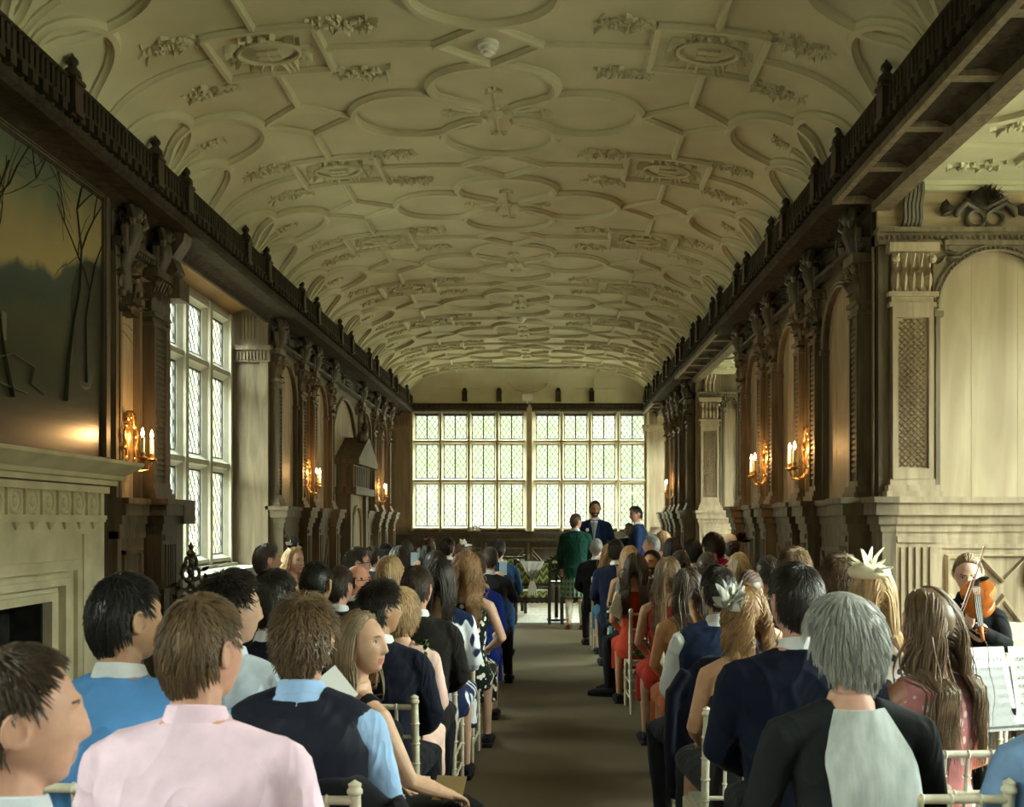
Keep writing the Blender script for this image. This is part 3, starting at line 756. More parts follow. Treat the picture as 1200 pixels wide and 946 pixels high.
# dado with cross-keyed strapwork under the big arch
dado=struct(empty(trim_name())); b=MB(T1); b.box(2.58,XB,0,.06,0,1.55)
for z0,z1,e in ((1.44,1.47,.015),(1.55,1.60,.012),(1.60,1.66,.03),(1.66,1.74,.055),(1.74,1.78,.08)): b.box(2.58,XB,0,.06+e,z0,z1)
b.obj('dado_board',M['oak_light'],dado,smooth=0)
b=MB(T1)
def diam(b,cx,cz,rx,rz,t0=.06,th=.028):
    q=[(cx-rx,cz),(cx,cz+rz),(cx+rx,cz),(cx,cz-rz)]; i=.72
    vs=[(x,t0,z) for x,z in q]+[(cx+(x-cx)*.93,t0+th,cz+(z-cz)*.93) for x,z in q]+[(cx+(x-cx)*.80,t0+th,cz+(z-cz)*.80) for x,z in q]+[(cx+(x-cx)*.74,t0+.006,cz+(z-cz)*.74) for x,z in q]
    fs=[]
    for L in range(3):
        for k in range(4): a=L*4+k; e=L*4+(k+1)%4; fs.append((a,e,e+4,a+4))
    fs.append((12,13,14,15)); b.add(vs,fs)
def poly_raise(b,q,t0=.06,th=.036):
    cx=sum(p[0] for p in q)/len(q); cz=sum(p[1] for p in q)/len(q); n=len(q)
    sc_=lambda k:[(cx+(x-cx)*k,cz+(z-cz)*k) for x,z in q]
    L=[[(x,t0,z) for x,z in q],[(x,t0+th,z) for x,z in sc_(.94)],[(x,t0+th,z) for x,z in sc_(.84)],[(x,t0+.006,z) for x,z in sc_(.78)]]
    b.ring(L,False); b.add(L[-1],[tuple(range(n))])
for (u0,u1) in ((2.66,3.42),(3.5,4.3)):
    w=u1-u0; cx=(u0+u1)/2; g=.03; z0,z1=.30,1.40; cz=.85
    poly_raise(b,[(u0,z1),(u0+w*.30,z1),(cx-w*.18,1.22),(u0+.04+w*.1,1.03),(u0,1.12)])
    poly_raise(b,[(u1,z1),(u1-w*.30,z1),(cx+w*.18,1.22),(u1-.04-w*.1,1.03),(u1,1.12)])
    poly_raise(b,[(cx-w*.24,z1),(cx+w*.24,z1),(cx,1.21)])
    poly_raise(b,[(u0,1.05),(u0+w*.24,cz),(u0,.65)]); poly_raise(b,[(u1,1.05),(u1-w*.24,cz),(u1,.65)])
    poly_raise(b,[(cx,1.14),(u1-w*.2,cz),(cx,.56),(u0+w*.2,cz)])
    poly_raise(b,[(u0,z0),(u0+w*.30,z0),(cx-w*.18,.48),(u0+.04+w*.1,.67),(u0,.58)])
    poly_raise(b,[(u1,z0),(u1-w*.30,z0),(cx+w*.18,.48),(u1-.04-w*.1,.67),(u1,.58)])
    poly_raise(b,[(cx-w*.24,z0),(cx+w*.24,z0),(cx,.49)])
b.obj('strapwork',M['oak_light'],dado,smooth=0)
# bay 2 far return
T2=T_front(14.94)
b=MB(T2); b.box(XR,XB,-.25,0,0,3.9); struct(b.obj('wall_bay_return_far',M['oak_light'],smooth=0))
pilaster(T2,2.44,.27,.09,'lattice',wd=M['oak_light'])
arch_panel(T2,2.6,2.95,zt=3.44,wd=M['oak'],inset=.06); arch_panel(T2,2.97,3.5,zt=3.44); dado_panel(T2,2.6,2.95,wd=M['oak_light'],pat='n'); dado_panel(T2,2.97,3.6,wd=M['oak_light'])
frieze(T2,XR,3.8,wd=M['oak'])
# left bay far return: plain pier with grooved cap
T3=T_front(YL1[1])
b=MB(T3); b.box(-3.37,XL+.02,-.1,.012,0,3.94); b.box(-3.36,-3.34,0,.03,1.2,3.3); b.box(XL-.06,XL+.03,0,.04,.0,3.3); b.box(-3.40,XL+.05,0,.05,3.30,3.42); b.box(-3.40,XL+.07,0,.08,3.42,3.47)
s=-3.36
while s<XL: b.box(s,s+.02,.05,.062,3.32,3.40); s+=.035
for k in range(5): b.box(-3.24+k*.035,-3.22+k*.035,0,.02,3.55,3.80)
struct(b.obj(trim_name(),M['oak'],smooth=0))
# end wall flanking pilasters and wainscot
TE=T_front(YE)
for c in (-2.86,2.12):
    b=MB(TE); b.box(c-.17,c+.17,0,.10,1.5,3.4); b.box(c-.12,c+.12,.10,.115,1.65,3.25); b.box(c-.2,c+.2,0,.14,3.40,3.47); b.box(c-.22,c+.22,0,.17,3.47,3.53)
    for k in range(4): b.box(c-.10+k*.06,c-.07+k*.06,.1,.12,3.58,3.75)
    b.box(c-.17,c+.17,0,.10,3.53,3.82)
    struct(b.obj(trim_name(),M['oak_light'],smooth=0))
b=MB(TE); b.box(-3.4,2.95,0,.1,0,1.22); b.box(-3.4,2.95,0,.20,1.22,1.27); b.box(-3.4,2.95,0,.14,1.27,1.36); b.box(-2.7,2.0,0,.16,1.36,1.42)
struct(b.obj(trim_name(),M['oak_dark'],smooth=0))
s=-2.9
while s<2.0:
    wd=.78; root=struct(empty(trim_name())); b=MB(TE)
    for q in ((s,s+.05,.12,1.2),(s+.09,s+.12,.3,1.1),(s+wd-.03,s+wd,.3,1.1),(s+.09,s+wd,.3,.33),(s+.09,s+wd,1.07,1.1)): b.box(q[0],q[1],.1,.13,q[2],q[3])
    b.obj('panel_frame',M['oak'],root,smooth=0)
    b=MB(TE); cx=s+.09+(wd-.09)/2; w=wd-.15; cz=.7
    for sg in (-1,1):
        for o in (0,.08):
            for zz in (-1,1):
                b.tube([(cx+sg*(w*.5-.0),.115,cz+zz*(.33-o)),(cx+sg*(.06+o),.115,cz+zz*(.04))],.014,4)
    b.obj('strapwork',M['oak'],root,smooth=0)
    s+=wd+.06
# door case on the left wall
dc=struct(empty('door_1')); T=T_left()
b=MB(T); b.box(13.95,14.1,0,.22,0,2.0); b.box(15.15,15.3,0,.22,0,2.0); b.box(13.9,15.35,0,.31,2.0,2.1); b.box(14.0,15.25,0,.25,2.1,2.42); b.box(13.86,15.39,0,.36,2.42,2.5)
b.add([(13.86,.36,2.5),(15.39,.36,2.5),(14.62,.36,2.85),(13.86,0,2.5),(15.39,0,2.5),(14.62,0,2.85)],[(0,1,2),(3,5,4),(0,2,5,3),(1,4,5,2),(0,3,4,1)])
for k in range(8): b.box(14.1+k*.14,14.15+k*.14,.25,.27,2.12,2.4)
b.obj('door_case',M['oak'],dc,smooth=0)
b=MB(T); b.lathe([(.05,0),(.06,.03),(.025,.07),(.045,.12),(.06,.18),(.02,.27),(.03,.3),(.0,.42)],(14.62,.3,2.82),10); b.ell((14.5,.28,2.84),(.12,.08,.1)); b.ell((14.76,.28,2.8),(.12,.08,.08))
b.obj('carved_crest',M['oak_dark'],dc,smooth=40)
b=MB(T); b.box(14.1,15.15,0,.17,0,2.0); b.box(14.2,15.05,.17,.19,.15,.95)
A=[(14.62-.33*math.cos(PI*k/12),.185,1.5+.33*math.sin(PI*k/12)) for k in range(13)]; b.tube([(14.29,.185,1.1)]+A+[(14.95,.185,1.1)],.025,6)
b.obj('door_leaf',M['oak_light'],dc,smooth=0)
# ------------------------------------------------------------------ fixtures and furniture
def pt(px,py,Y): return ((px-CX)*Y/F_PX, Y, CAMH-(py-CY)*Y/F_PX)
# chimneypiece
fp=empty('fireplace',(XL,4.6,0)); tag(fp,'carved buff stone chimneypiece with a roundel frieze under the large painting','fireplace')
T=lambda s,t,z:(t,s,z)          # local to the empty: s along wall relative to y=4.6
def fo(b,n,m,sm=0): return b.obj(n,m,fp,smooth=sm)
FE=1.53
b=MB(T)
b.box(-FE,-1.0,0,.24,0,1.36); b.box(1.0+.0,FE,0,.24,0,1.36); b.box(-FE,FE,0,.24,1.36,1.62); b.box(-FE,FE,0,.25,1.615,1.635)
b.box(1.25,FE+.002,.23,.243,.7,.703)
fo(b,'surround',M['stone'])
b=MB(T)
b.box(-FE,FE,0,.24,1.635,1.82); b.box(-FE,FE+.01,0,.27,1.79,1.83); b.box(-FE,FE+.005,0,.255,1.63,1.655)
s=-FE+.1
while s<FE-.02:
    b.tube([(s+.062*math.cos(a),.24,1.725+.062*math.sin(a)) for a in [2*PI*k/16 for k in range(17)]],.012,5)
    b.ell((s,.24,1.725),(.026,.014,.03),8,5); b.box(s+.08,s+.095,.24,.256,1.655,1.79); s+=.175
s=-FE+.1
while s<FE-.05: b.add([(s-.03,.24,1.615),(s+.03,.24,1.615),(s,.24,1.575),(s-.03,.262,1.615),(s+.03,.262,1.615),(s,.25,1.575)],[(0,1,4,3),(1,2,5,4),(2,0,3,5),(3,4,5)]); s+=.175
fo(b,'frieze',M['stone'],40)
b=MB(T); sec=[(0,1.84),(.27,1.84),(.27,1.87),(.30,1.875),(.31,1.90),(.36,1.93),(.41,1.965),(.415,1.985),(.0,1.99)]
rr=[]
for e in (-1,1):
    rr.append([(e*(FE+ (t*.45)),t,z) for t,z in sec])
b.ring(rr); fo(b,'mantel_shelf',M['stone'],30)
b=MB(T)
def lintel(o,i,t,z1,z0):   # stepped frame: jambs and head
    b.box(-o,-i,0,t,0,z1); b.box(i,o,0,t,0,z1); b.box(-i,i,0,t,z0,z1)
lintel(1.17,1.11,.275,1.40,1.34); lintel(1.11,1.04,.25,1.34,1.30); lintel(1.04,.98,.27,1.30,1.26); lintel(.98,.93,.225,1.26,1.225); lintel(.93,.86,.252,1.225,1.18)
b.box(1.24,1.25,.24,.25,0,1.55); b.box(-1.25,1.25,.24,.25,1.545,1.555)
fo(b,'opening_frame',M['stone'])
b=MB(T); b.box(-.86,.86,.02,.03,0,1.2); b.box(-.87,-.84,.02,.2,0,1.2); b.box(.84,.87,.02,.2,0,1.2); fo(b,'firebox',M['soot'])
# painting over the mantel
pg=empty('landscape_painting',(XL+.004,4.7,2.9)); tag(pg,'large dark landscape painting with bare trees and a hill town above the fireplace','painting')
m,nt,bs=new_mat('oil_paint_landscape')
tc=nt.nodes.new('ShaderNodeTexCoord'); sp=nt.nodes.new('ShaderNodeSeparateXYZ'); nt.links.new(tc.outputs['Object'],sp.inputs[0])
n1=tex(nt,'Noise',1.3,(1,1,1),Detail=7); n2=tex(nt,'Noise',4,(1,1,.4),Detail=8)
def mth(op,a,b_=None,c=None):
    n=nt.nodes.new('ShaderNodeMath'); n.operation=op
    for i,v in enumerate((a,b_,c)):
        if v is None: continue
        if isinstance(v,(int,float)): n.inputs[i].default_value=v
        else: nt.links.new(v,n.inputs[i])
    return n.outputs[0]
h=mth('ADD',mth('MULTIPLY_ADD',n1.outputs['Fac'],.7,-.35),mth('MULTIPLY_ADD',sp.outputs[1],-.18,sp.outputs[2]))
h=mth('ADD',h,mth('MULTIPLY_ADD',n2.outputs['Fac'],.22,-.11))
r=ramp(nt,mth('MULTIPLY_ADD',h,.5,.5),[(0,(.015,.016,.008)),(.22,(.03,.032,.016)),(.36,(.055,.055,.03)),(.44,(.03,.045,.038)),(.50,(.04,.06,.05)),(.53,(.30,.235,.10)),(.66,(.24,.19,.085)),(.80,(.10,.115,.075)),(1,(.05,.065,.05))])
nt.links.new(r,bs.inputs['Base Color']); bs.inputs['Roughness'].default_value=.32; bs.inputs['Specular IOR Level'].default_value=.5
w3=tex(nt,'Noise',3,(.3,.3,6),Detail=3); bump(nt,bs,w3.outputs['Fac'],.12,.01)
b=MB(T); b.box(-1.92,1.86,.01,.03,-.86,.86); b.obj('canvas',m,pg,smooth=0)
b=MB(T)
for q in ((-1.96,1.92,.86,.90),(-1.96,1.92,-.895,-.86),(1.86,1.92,-.9,.9),(-1.96,-1.90,-.9,.9)): b.box(q[0],q[1],.0,.06,q[2],q[3])
b.box(-1.9,1.86,.03,.045,.85,.862); b.box(1.852,1.862,.03,.05,-.86,.86)
b.obj('picture_frame',M['oak_dark'],pg,smooth=0)
# painted trees, tower and lake: thin raised paint
rnd=random.Random(12)
b=MB(T)
def branch(s,z,a,L,r,dep):
    pts=[(s,.034,z)]; 
    for k in range(5):
        a+=rnd.uniform(-.35,.35); s+=math.sin(a)*L/5; z+=math.cos(a)*L/5; pts.append((s,.034,z))
    b.tube(pts,[r*(1-.13*k) for k in range(6)],4,flat=.25)
    if dep>0:
        for k in range(3):
            i=rnd.randint(2,5); branch(pts[i][0],pts[i][2],a+rnd.choice((-1,1))*rnd.uniform(.4,1.0),L*.6,r*.5,dep-1)
branch(1.35,-.55,.15,1.25,.018,3); branch(.75,-.6,-.1,1.35,.016,3); branch(1.62,-.4,.0,1.0,.014,2)
b.ell((1.72,.03,.05),(.30,.006,.34),14,8); b.ell((1.62,.03,-.15),(.16,.006,.3),12,8); b.ell((-.3,.03,-.38),(.5,.005,.22),14,6)
b.obj('painted_trees',plain('dark_paint',(.022,.022,.014),.4),pg,smooth=0)
b=MB(T); pts=[(.55,.033,-.42),(.75,.033,-.36),(.98,.033,-.40),(.95,.033,-.50),(1.1,.033,-.54)]; b.tube(pts,.012,5,flat=.3); b.tube([(.1,.033,-.5),(.5,.033,-.53),(.9,.033,-.56)],.012,5,flat=.3)
for k in range(10): s=.0+rnd.random()*.7; b.box(s,s+.05,.03,.034,-.3,-.3+rnd.uniform(.06,.22))
b.obj('painted_lake',plain('pale_paint',(.13,.125,.07),.4),pg,smooth=0)
# wall sconces
def sconce(T,c,z,label,big=1.0):
    o=T(c,0.07,z); r=empty('wall_sconce',o); tag(r,label,'wall light','candle wall sconces')
    # local frame: s along wall(y), t out
    sg=1 if o[0]<0 else -1
    L=lambda s,t,zz:(sg*t*big,s*big,zz*big)
    b=MB(L); b.ell((0,.0,.05),(.045,.018,.12),12,8)
    n=30; pts=[]
    for k in range(n+1):
        a=2*PI*k/n; w=1+.22*math.cos(5*a); pts.append((.085*w*math.sin(a),.012,.05+.16*w*math.cos(a)))
    b.tube(pts,.011,6)
    for k in range(8): b.leaf((0,.0,.19),.07,.03,(k-3.5)*.45,.01,.5)
    for k in range(14):
        a=2*PI*k/14; b.ell((.09*math.sin(a),.012,.05+.17*math.cos(a)),(.018,.012,.018),6,5)
    b.obj('back_plate',M['gold'],r,smooth=50)
    for s in (-.075,.075):
        b=MB(L); b.tube([(0,.0,-.08),(s*.5,.05,-.14),(s,.10,-.13),(s,.12,-.07)],.009,6); b.lathe([(.012,-.075),(.034,-.06),(.03,-.05),(.014,-.045),(.018,-.02),(.0,-.02)],(s,.12,0),10)
        arm=b.obj('arm',M['brass'],r,smooth=50)
        b=MB(L); b.lathe([(.013,-.02),(.013,.075),(.006,.08),(0,.08)],(s,.12,0),10); cd=b.obj('candle',M['wax'],arm,smooth=50)
        b=MB(L); b.lathe([(.004,.08),(.012,.098),(.009,.118),(.001,.14)],(s,.12,0),8); b.obj('flame_bulb',M['flame'],arm,smooth=50)
    l=bpy.data.lights.new('candle_glow','POINT'); l.energy=9.0; l.color=(1,.55,.2); l.shadow_soft_size=.03
    lo=bpy.data.objects.new('candle_glow',l); COL.objects.link(lo); lo.parent=r; lo.location=L(0,.2,.10)
    return r
sconce(T_left(),6.90,CAMH+(611-527)/170,'gilt twin-candle wall sconce beside the large painting, over the mantel end',1.05)
sconce(T_left(),12.05,CAMH+(611-563)/98,'twin-candle wall sconce between the first arched panels beyond the left window',1.1)
sconce(T_left(),17.1,CAMH+(611-578)/68,'small glowing wall sconce at the far end of the left wall',1.1)
sconce(T_right(),8.25,CAMH+(611-540)/141,'twin-candle wall sconce on the right wall, nearest to the pale bay',1.1)
sconce(T_right(),9.80,CAMH+(611-550)/119,'twin-candle wall sconce on the right wall, second from the pale bay',1.1)
sconce(T_right(),16.9,CAMH+(611-573)/69,'small wall sconce at the dark far end of the right wall',1.1)
# smoke detector
p,nn=csurf(0,6.2); b=MB(); b.lathe([(.0,-.075),(.03,-.075),(.035,-.06),(.05,-.055),(.052,-.03),(.066,-.028),(.066,0),(0,0)],(0,0,0),20)
for k in range(10): a=2*PI*k/10; b.box(.045*math.cos(a)-.004,.045*math.cos(a)+.004,.045*math.sin(a)-.004,.045*math.sin(a)+.004,-.06,-.03)
o=b.obj('smoke_detector',M['white'],smooth=40); o.location=p; tag(o,'round white smoke detector in the nearest diamond of the plaster ceiling','smoke detector')
p,nn=csurf(0,6.2+PER*4); o2=o.copy(); COL.objects.link(o2); o2.location=p; tag(o2,'small distant smoke detector on the plaster ceiling towards the end window','smoke detector')
# white unit on the end cornice
b=MB(); b.box(-.1,.1,-.05,.05,-.06,.06); b.lathe([(.02,-.06),(.012,-.10),(.02,-.12),(0,-.12)],(0,0,0),8); b.box(-.09,.09,-.055,-.05,-.04,.045)
o=b.obj('alarm_box',M['white'],smooth=40); o.location=pt(618,466,YE-.3); tag(o,'small white box fixed on the cornice above the end window','alarm')
# sill objects
sill=ze(627)
sz=1.42
b=MB(); b.lathe([(.045,0),(.045,.13),(.035,.135),(0,.12)],(0,0,0),14); o=b.obj('pillar_candle',M['wax'],smooth=40); o.location=(xe(658,YE-.1),YE-.1,sz); tag(o,'cream pillar candle standing on the end window sill','candle')
b=MB(); b.lathe([(.003,.135),(.002,.15),(0,.152)],(0,0,0),6); w=b.obj('wick',M['lead'],o,smooth=0)
b=MB(); b.box(-.12,.12,-.02,.02,0,.10); b.box(-.14,.14,-.05,.05,0,.012)
for k in range(3): b.ell((-.07+k*.07,-.03,.06),(.03,.02,.04),8,6)
o=b.obj('ornament',M['white'],smooth=40); o.location=(xe(556,YE-.1),YE-.1,sz); tag(o,'small white ornament lying on the left part of the end sill','ornament')

# ---- chiavari chair (origin on the floor under the seat, sitter faces +y)
M['limewash']=noisy('limewash_bamboo',(.56,.50,.37),(.70,.64,.50),30,rough=.45,bstr=.15)
M['seatpad']=noisy('ivory_seat_pad',(.55,.52,.45),(.68,.65,.57),60,rough=.9)
def bamboo(b,p,q,r,n=8,knots=3):
    P,Q=Vector(p),Vector(q); b.tube([p,q],r,n)
    d=(Q-P).normalized()
    for k in range(knots):
        c=P+(Q-P)*((k+1)/(knots+1)); b.tube([(c-d*.006)[:],c[:],(c+d*.006)[:]],[r,r*1.35,r],n)
def make_chair():
    root=empty('chiavari_chair'); mt=M['limewash']; W=.19
    for sx in (-1,1):
        b=MB(); pts=[(sx*.185,-.235,.006),(sx*.187,-.205,.25),(sx*W,-.195,.45),(sx*W,-.215,.70),(sx*W,-.245,.92)]
        b.tube(pts,[.013,.015,.016,.016,.0155],9)
        for z,y in ((.2,-.21),(.36,-.2),(.55,-.202),(.64,-.21),(.73,-.218),(.82,-.231)): b.lathe([(.015,-.008),(.0205,0),(.015,.008)],(sx*W*(.985 if z<.4 else 1),y,z),9)
        b.lathe([(.0155,0),(.021,.006),(.021,.014),(.016,.02),(.018,.03),(.0,.042)],(sx*W,-.245,.91),10)
        b.obj('back_leg',mt,root,smooth=50)
        b=MB(); b.tube([(sx*.2,.2,.002),(sx*.195,.195,.45)],[.012,.016],9)
        for z in (.12,.26,.38): b.lathe([(.014,-.008),(.019,0),(.014,.008)],(sx*.198,.197,z),9)
        b.obj('front_leg',mt,root,smooth=50)
    b=MB(); bamboo(b,(-W,-.243,.895),(W,-.243,.895),.0125,8,4); b.obj('top_rail',mt,root,smooth=50)
    b=MB(); bamboo(b,(-W,-.224,.76),(W,-.224,.76),.009,8,3); b.obj('back_rail',mt,root,smooth=50); b=MB(); bamboo(b,(-W,-.205,.56),(W,-.205,.56),.010,8,4); b.obj('back_rail',mt,root,smooth=50)
    for k in range(4):
        x=-W+2*W*(k+1)/5; b=MB(); b.tube([(x,-.205,.56),(x,-.224,.76),(x,-.243,.89)],.0075,7)
        for z,y in ((.62,-.211),(.70,-.218),(.82,-.232)): b.lathe([(.007,-.006),(.012,0),(.007,.006)],(x,y,z),7)
        b.obj('spindle',mt,root,smooth=50)
    b=MB(); b.box(-.2,.2,-.205,.205,.43,.452); b.obj('seat',mt,root,smooth=0)
    b=MB(); b.ring([[(-.18*k,-.18*k,z),(.18*k,-.18*k,z),(.18*k,.18*k,z),(-.18*k,.18*k,z)] for k,z in ((1,.452),(1.05,.462),(1.04,.475),(.9,.484))]); b.obj('seat_pad',M['seatpad'],root,smooth=60)
    for z in (.14,.27):
        for sx in (-1,1):
            b=MB(); bamboo(b,(sx*.192,-.21,z),(sx*.197,.197,z),.0075,6,2); b.obj('stretcher',mt,root,smooth=50)
        b=MB(); bamboo(b,(-.197,.197,z),(.197,.197,z),.0075,6,2); b.obj('stretcher',mt,root,smooth=50)
    return root
CHAIR0=[make_chair()]; CH_N=[0]
def place_chair(x,y,rz,label,group=None,zs=1.0):
    c=CHAIR0[0] if CH_N[0]==0 else copy_tree(CHAIR0[0]); CH_N[0]+=1
    c.location=(x,y,0); c.rotation_euler=(0,0,rz); c.scale=(1,1,zs); tag(c,label,'chair',group or 'limewashed chiavari chairs'); return c
# ---- dark oak chairs with flame-stitch upholstery at the front (seen from the back; face the window)
def flame_mat():
    m,nt,b=new_mat('flame_stitch'); tc=nt.nodes.new('ShaderNodeTexCoord'); sp=nt.nodes.new('ShaderNodeSeparateXYZ'); nt.links.new(tc.outputs['Object'],sp.inputs[0])
    def mt(op,a,b_=None,c=None):
        n=nt.nodes.new('ShaderNodeMath'); n.operation=op
        for i,v in enumerate((a,b_,c)):
            if v is None: continue
            if isinstance(v,(int,float)): n.inputs[i].default_value=v
            else: nt.links.new(v,n.inputs[i])
        return n.outputs[0]
    zig=mt('PINGPONG',mt('ADD',sp.outputs[0],5.0),.055); v=mt('MULTIPLY_ADD',zig,-1.6,mt('ADD',sp.outputs[2],sp.outputs[1]))
    f=mt('FRACT',mt('MULTIPLY',v,9.0))
    nt.links.new(ramp(nt,f,[(0,(.05,.09,.02)),(.25,(.16,.22,.05)),(.5,(.38,.42,.12)),(.72,(.62,.60,.32)),(.8,(.10,.14,.04)),(1,(.05,.09,.02))]),b.inputs['Base Color']); b.inputs['Roughness'].default_value=.9; return m
M['flame_stitch']=flame_mat()
M['lace']=noisy('lace_cloth',(.70,.70,.66),(.82,.82,.78),60,rough=.9,bstr=.4)
def old_chair(x,y,rz,label):
    r=empty('upholstered_chair',(x,y,0),rz); tag(r,label,'chair','dark oak chairs with zigzag upholstery'); w=.27
    for sx in (-1,1):
        b=MB(); b.box(sx*w-.025,sx*w+.025,-.26,-.21,0,1.02); b.box(sx*w-.03,sx*w+.03,-.265,-.205,.99,1.03); b.obj('back_leg',M['oak_black'],r,smooth=0)
        b=MB(); b.box(sx*w-.025,sx*w+.025,.2,.25,0,.40); b.obj('front_leg',M['oak_black'],r,smooth=0)
    
    for z0,z1 in ((.96,1.0),(.60,.645)): b=MB(); b.box(-w,w,-.25,-.21,z0,z1); b.obj('back_rail',M['oak_black'],r,smooth=0)
    b=MB(); b.ring([[(-w+.02,-.262+o,.645+i),(w-.02,-.262+o,.645+i),(w-.02,-.262+o,.965-i),(-w+.02,-.262+o,.965-i)] for o,i in ((.01,0),(-.01,.012),(-.014,.03))],True); b.box(-w+.02,w-.02,-.255,-.2,.645,.965); b.obj('back_pad',M['flame_stitch'],r,smooth=0)
    b=MB(); b.box(-w,w,-.24,.25,.36,.42); 
    for k in range(7): b.ell((-w+.04+k*.077,-.245,.36),(.035,.014,.03),8,5)
    b.box(-w,w,.2,.25,.33,.4); b.obj('seat_rail',M['oak_black'],r,smooth=0)
    b=MB(); b.ring([[(-w*k,-.24*k,z),(w*k,-.24*k,z),(w*k,.25*k,z),(-w*k,.25*k,z)] for k,z in ((1,.42),(1.02,.45),(1.0,.49),(.85,.52))]); b.obj('seat_cushion',M['flame_stitch'],r,smooth=50)
    for sx in (-1,1): b=MB(); b.box(sx*w-.018,sx*w+.018,-.22,.22,.12,.16); b.obj('stretcher',M['oak_black'],r,smooth=0)
    return r
oc=old_chair((624-CX)/73.5,15.9,0,'dark oak chair with green zigzag back, draped with a white lace triangle')
old_chair((676-CX)/73.5+.03,15.9,0,'dark oak chair with green zigzag back, half hidden behind the man in the kilt')
old_chair((596-CX)/66,17.7,.15,'old chair with green upholstery standing farther back behind the lace-draped chair')
# lace triangle
b=MB(); n=12; xs=[-.2+.4*k/n for k in range(n+1)]
top=[(x,-.285,.985) for x in xs]; 
rows_=[]
for j in range(9):
    t=j/8; rows_.append([(x*(1-t*.93)+.01*math.sin(k*2+j),-.287-.010*math.sin(k*1.9+t*5)-.012,.99-.30*t) for k,x in enumerate(xs)])
vs=[p for r_ in rows_ for p in r_]; fs=[(j*(n+1)+k,j*(n+1)+k+1,(j+1)*(n+1)+k+1,(j+1)*(n+1)+k) for j in range(8) for k in range(n)]
nb=len(vs); vs+= [(x,y-.006,z) for x,y,z in vs]; fs+=[(a+nb,b_+nb,c+nb,d+nb) for a,b_,c,d in fs]
b.add(vs,fs)
for k in range(8): b.tube([((k-3.5)*.006,-.30,.69),((k-3.5)*.014,-.31,.60),((k-3.5)*.018+.01*math.sin(k*3),-.305,.46)],[.008,.012,.010],5)
o=b.obj('lace_drape',M['lace'],smooth=60); o.location=oc.location; tag(o,'white lace triangle with a hanging tassel tied on the chair back','cloth')
b=MB(); rnd=random.Random(3)
for k in range(40):
    a=rnd.uniform(-.9,.9); L=rnd.uniform(.08,.2); b.tube([(0,-.32,.68),(math.sin(a)*L*.5,-.33,.70+L*.5),(math.sin(a)*L,-.33,.70+L*.8)],.0025,4); b.ell((math.sin(a)*L,-.33,.70+L*.8),(.007,.007,.009),5,4)
o=b.obj('herb_posy',noisy('dried_stems',(.10,.12,.07),(.35,.36,.28),50),smooth=50); o.location=oc.location; tag(o,'small posy of dried stems pinned on the lace of the chair','flowers')
# flowers beside the kilted man
M['leafgreen']=noisy('leaf_green',(.02,.05,.012),(.08,.14,.04),12,rough=.6)
M['petal']=noisy('cream_petal',(.75,.72,.60),(.85,.83,.74),12,rough=.7)
def bouquet(name,loc,sc_,label,seed,nf=7,col=None,R=.17,H=.3):
    r=empty(name,loc); tag(r,label,'flowers'); rnd=random.Random(seed); r.scale=(sc_,)*3
    b=MB()
    for k in range(140):
        a=rnd.uniform(0,2*PI); e=rnd.uniform(-.3,1.4); rr=R*rnd.uniform(.5,1.1); c=(rr*math.cos(a)*math.cos(e),rr*math.sin(a)*math.cos(e),H*.5+H*.7*math.sin(e)*rnd.uniform(.5,1))
        TT=Matrix.Rotation(rnd.uniform(0,6),3,'Z'); sub=MB(lambda s,t,z,c=c,TT=TT:tuple(Vector(c)+TT@Vector((s,t,z)))); sub.leaf((0,0,0),rnd.uniform(.05,.1),.035,rnd.uniform(-2,2),.006,1.0); b.add(sub.v,sub.f)
    b.tube([(0,0,0),(0,0,H*.5)],.02,6)
    b.obj('foliage',M['leafgreen'],r,smooth=50)
    for k in range(nf):
        a=2*PI*k/nf; c=Vector((R*.75*math.cos(a),R*.75*math.sin(a),H*(.75+.35*rnd.random()))); f=MB()
        for L in range(3):
            for j in range(5): f.ell(c+Vector((.024*(1-L*.3)*math.cos(j*1.257+L),.024*(1-L*.3)*math.sin(j*1.257+L),L*.010)),(.022,.022,.014),6,5)
        f.obj('blossom',col or M['petal'],r,smooth=60)
    return r
bt=MB(); bt.lathe([(.16,0),(.16,.03),(.03,.05),(.025,.55),(.14,.62),(.16,.64),(0,.64)],(0,0,0),14)
o=bt.obj('flower_stand',M['oak_black'],smooth=40); px=pt(652,700,16.3); o.location=(px[0],16.3,0); tag(o,'slim dark stand under the flowers between the two upholstered chairs','stand')
bouquet('flower_arrangement',(px[0],16.3,.64),1.05,'green flower arrangement with cream roses between the upholstered chairs',5)
# carved dark chair crest seen over the heads at left
r=empty('carved_chair',((224-CX)/165,7.07,0),.9); tag(r,'black carved openwork high-back chair standing below the left window','chair')
b=MB()
for sx in (-1,1): b.box(sx*.2-.02,sx*.2+.02,-.02,.02,0,1.15)
b.box(-.2,.2,-.02,.02,.9,.94); b.box(-.2,.2,-.02,.02,.55,.6); b.obj('frame',M['oak_black'],r,smooth=0)
b=MB(); rnd=random.Random(8)
for k in range(6):
    z=.95+k*.075; w=.17*(1-k/7)
    for sx in (-1,1):
        b.tube([(sx*w*.5+w*.42*math.cos(a),0,z+.04*math.sin(a)) for a in [2*PI*j/12 for j in range(13)]],.013,5)
    b.ell((0,-.01,z),(.022,.02,.03),7,5)
b.lathe([(.02,0),(.035,.03),(.012,.06),(.02,.08),(0,.12)],(0,0,1.36),8)
for k in range(30): b.leaf((rnd.uniform(-.13,.13),.01,.95+rnd.random()*.35),.07,.03,rnd.uniform(0,6),.012,.6)
b.obj('crest',M['oak_black'],r,smooth=45)
b=MB(); b.box(-.22,.22,-.02,.42,.42,.46); b.obj('seat',M['oak_black'],r,smooth=0)
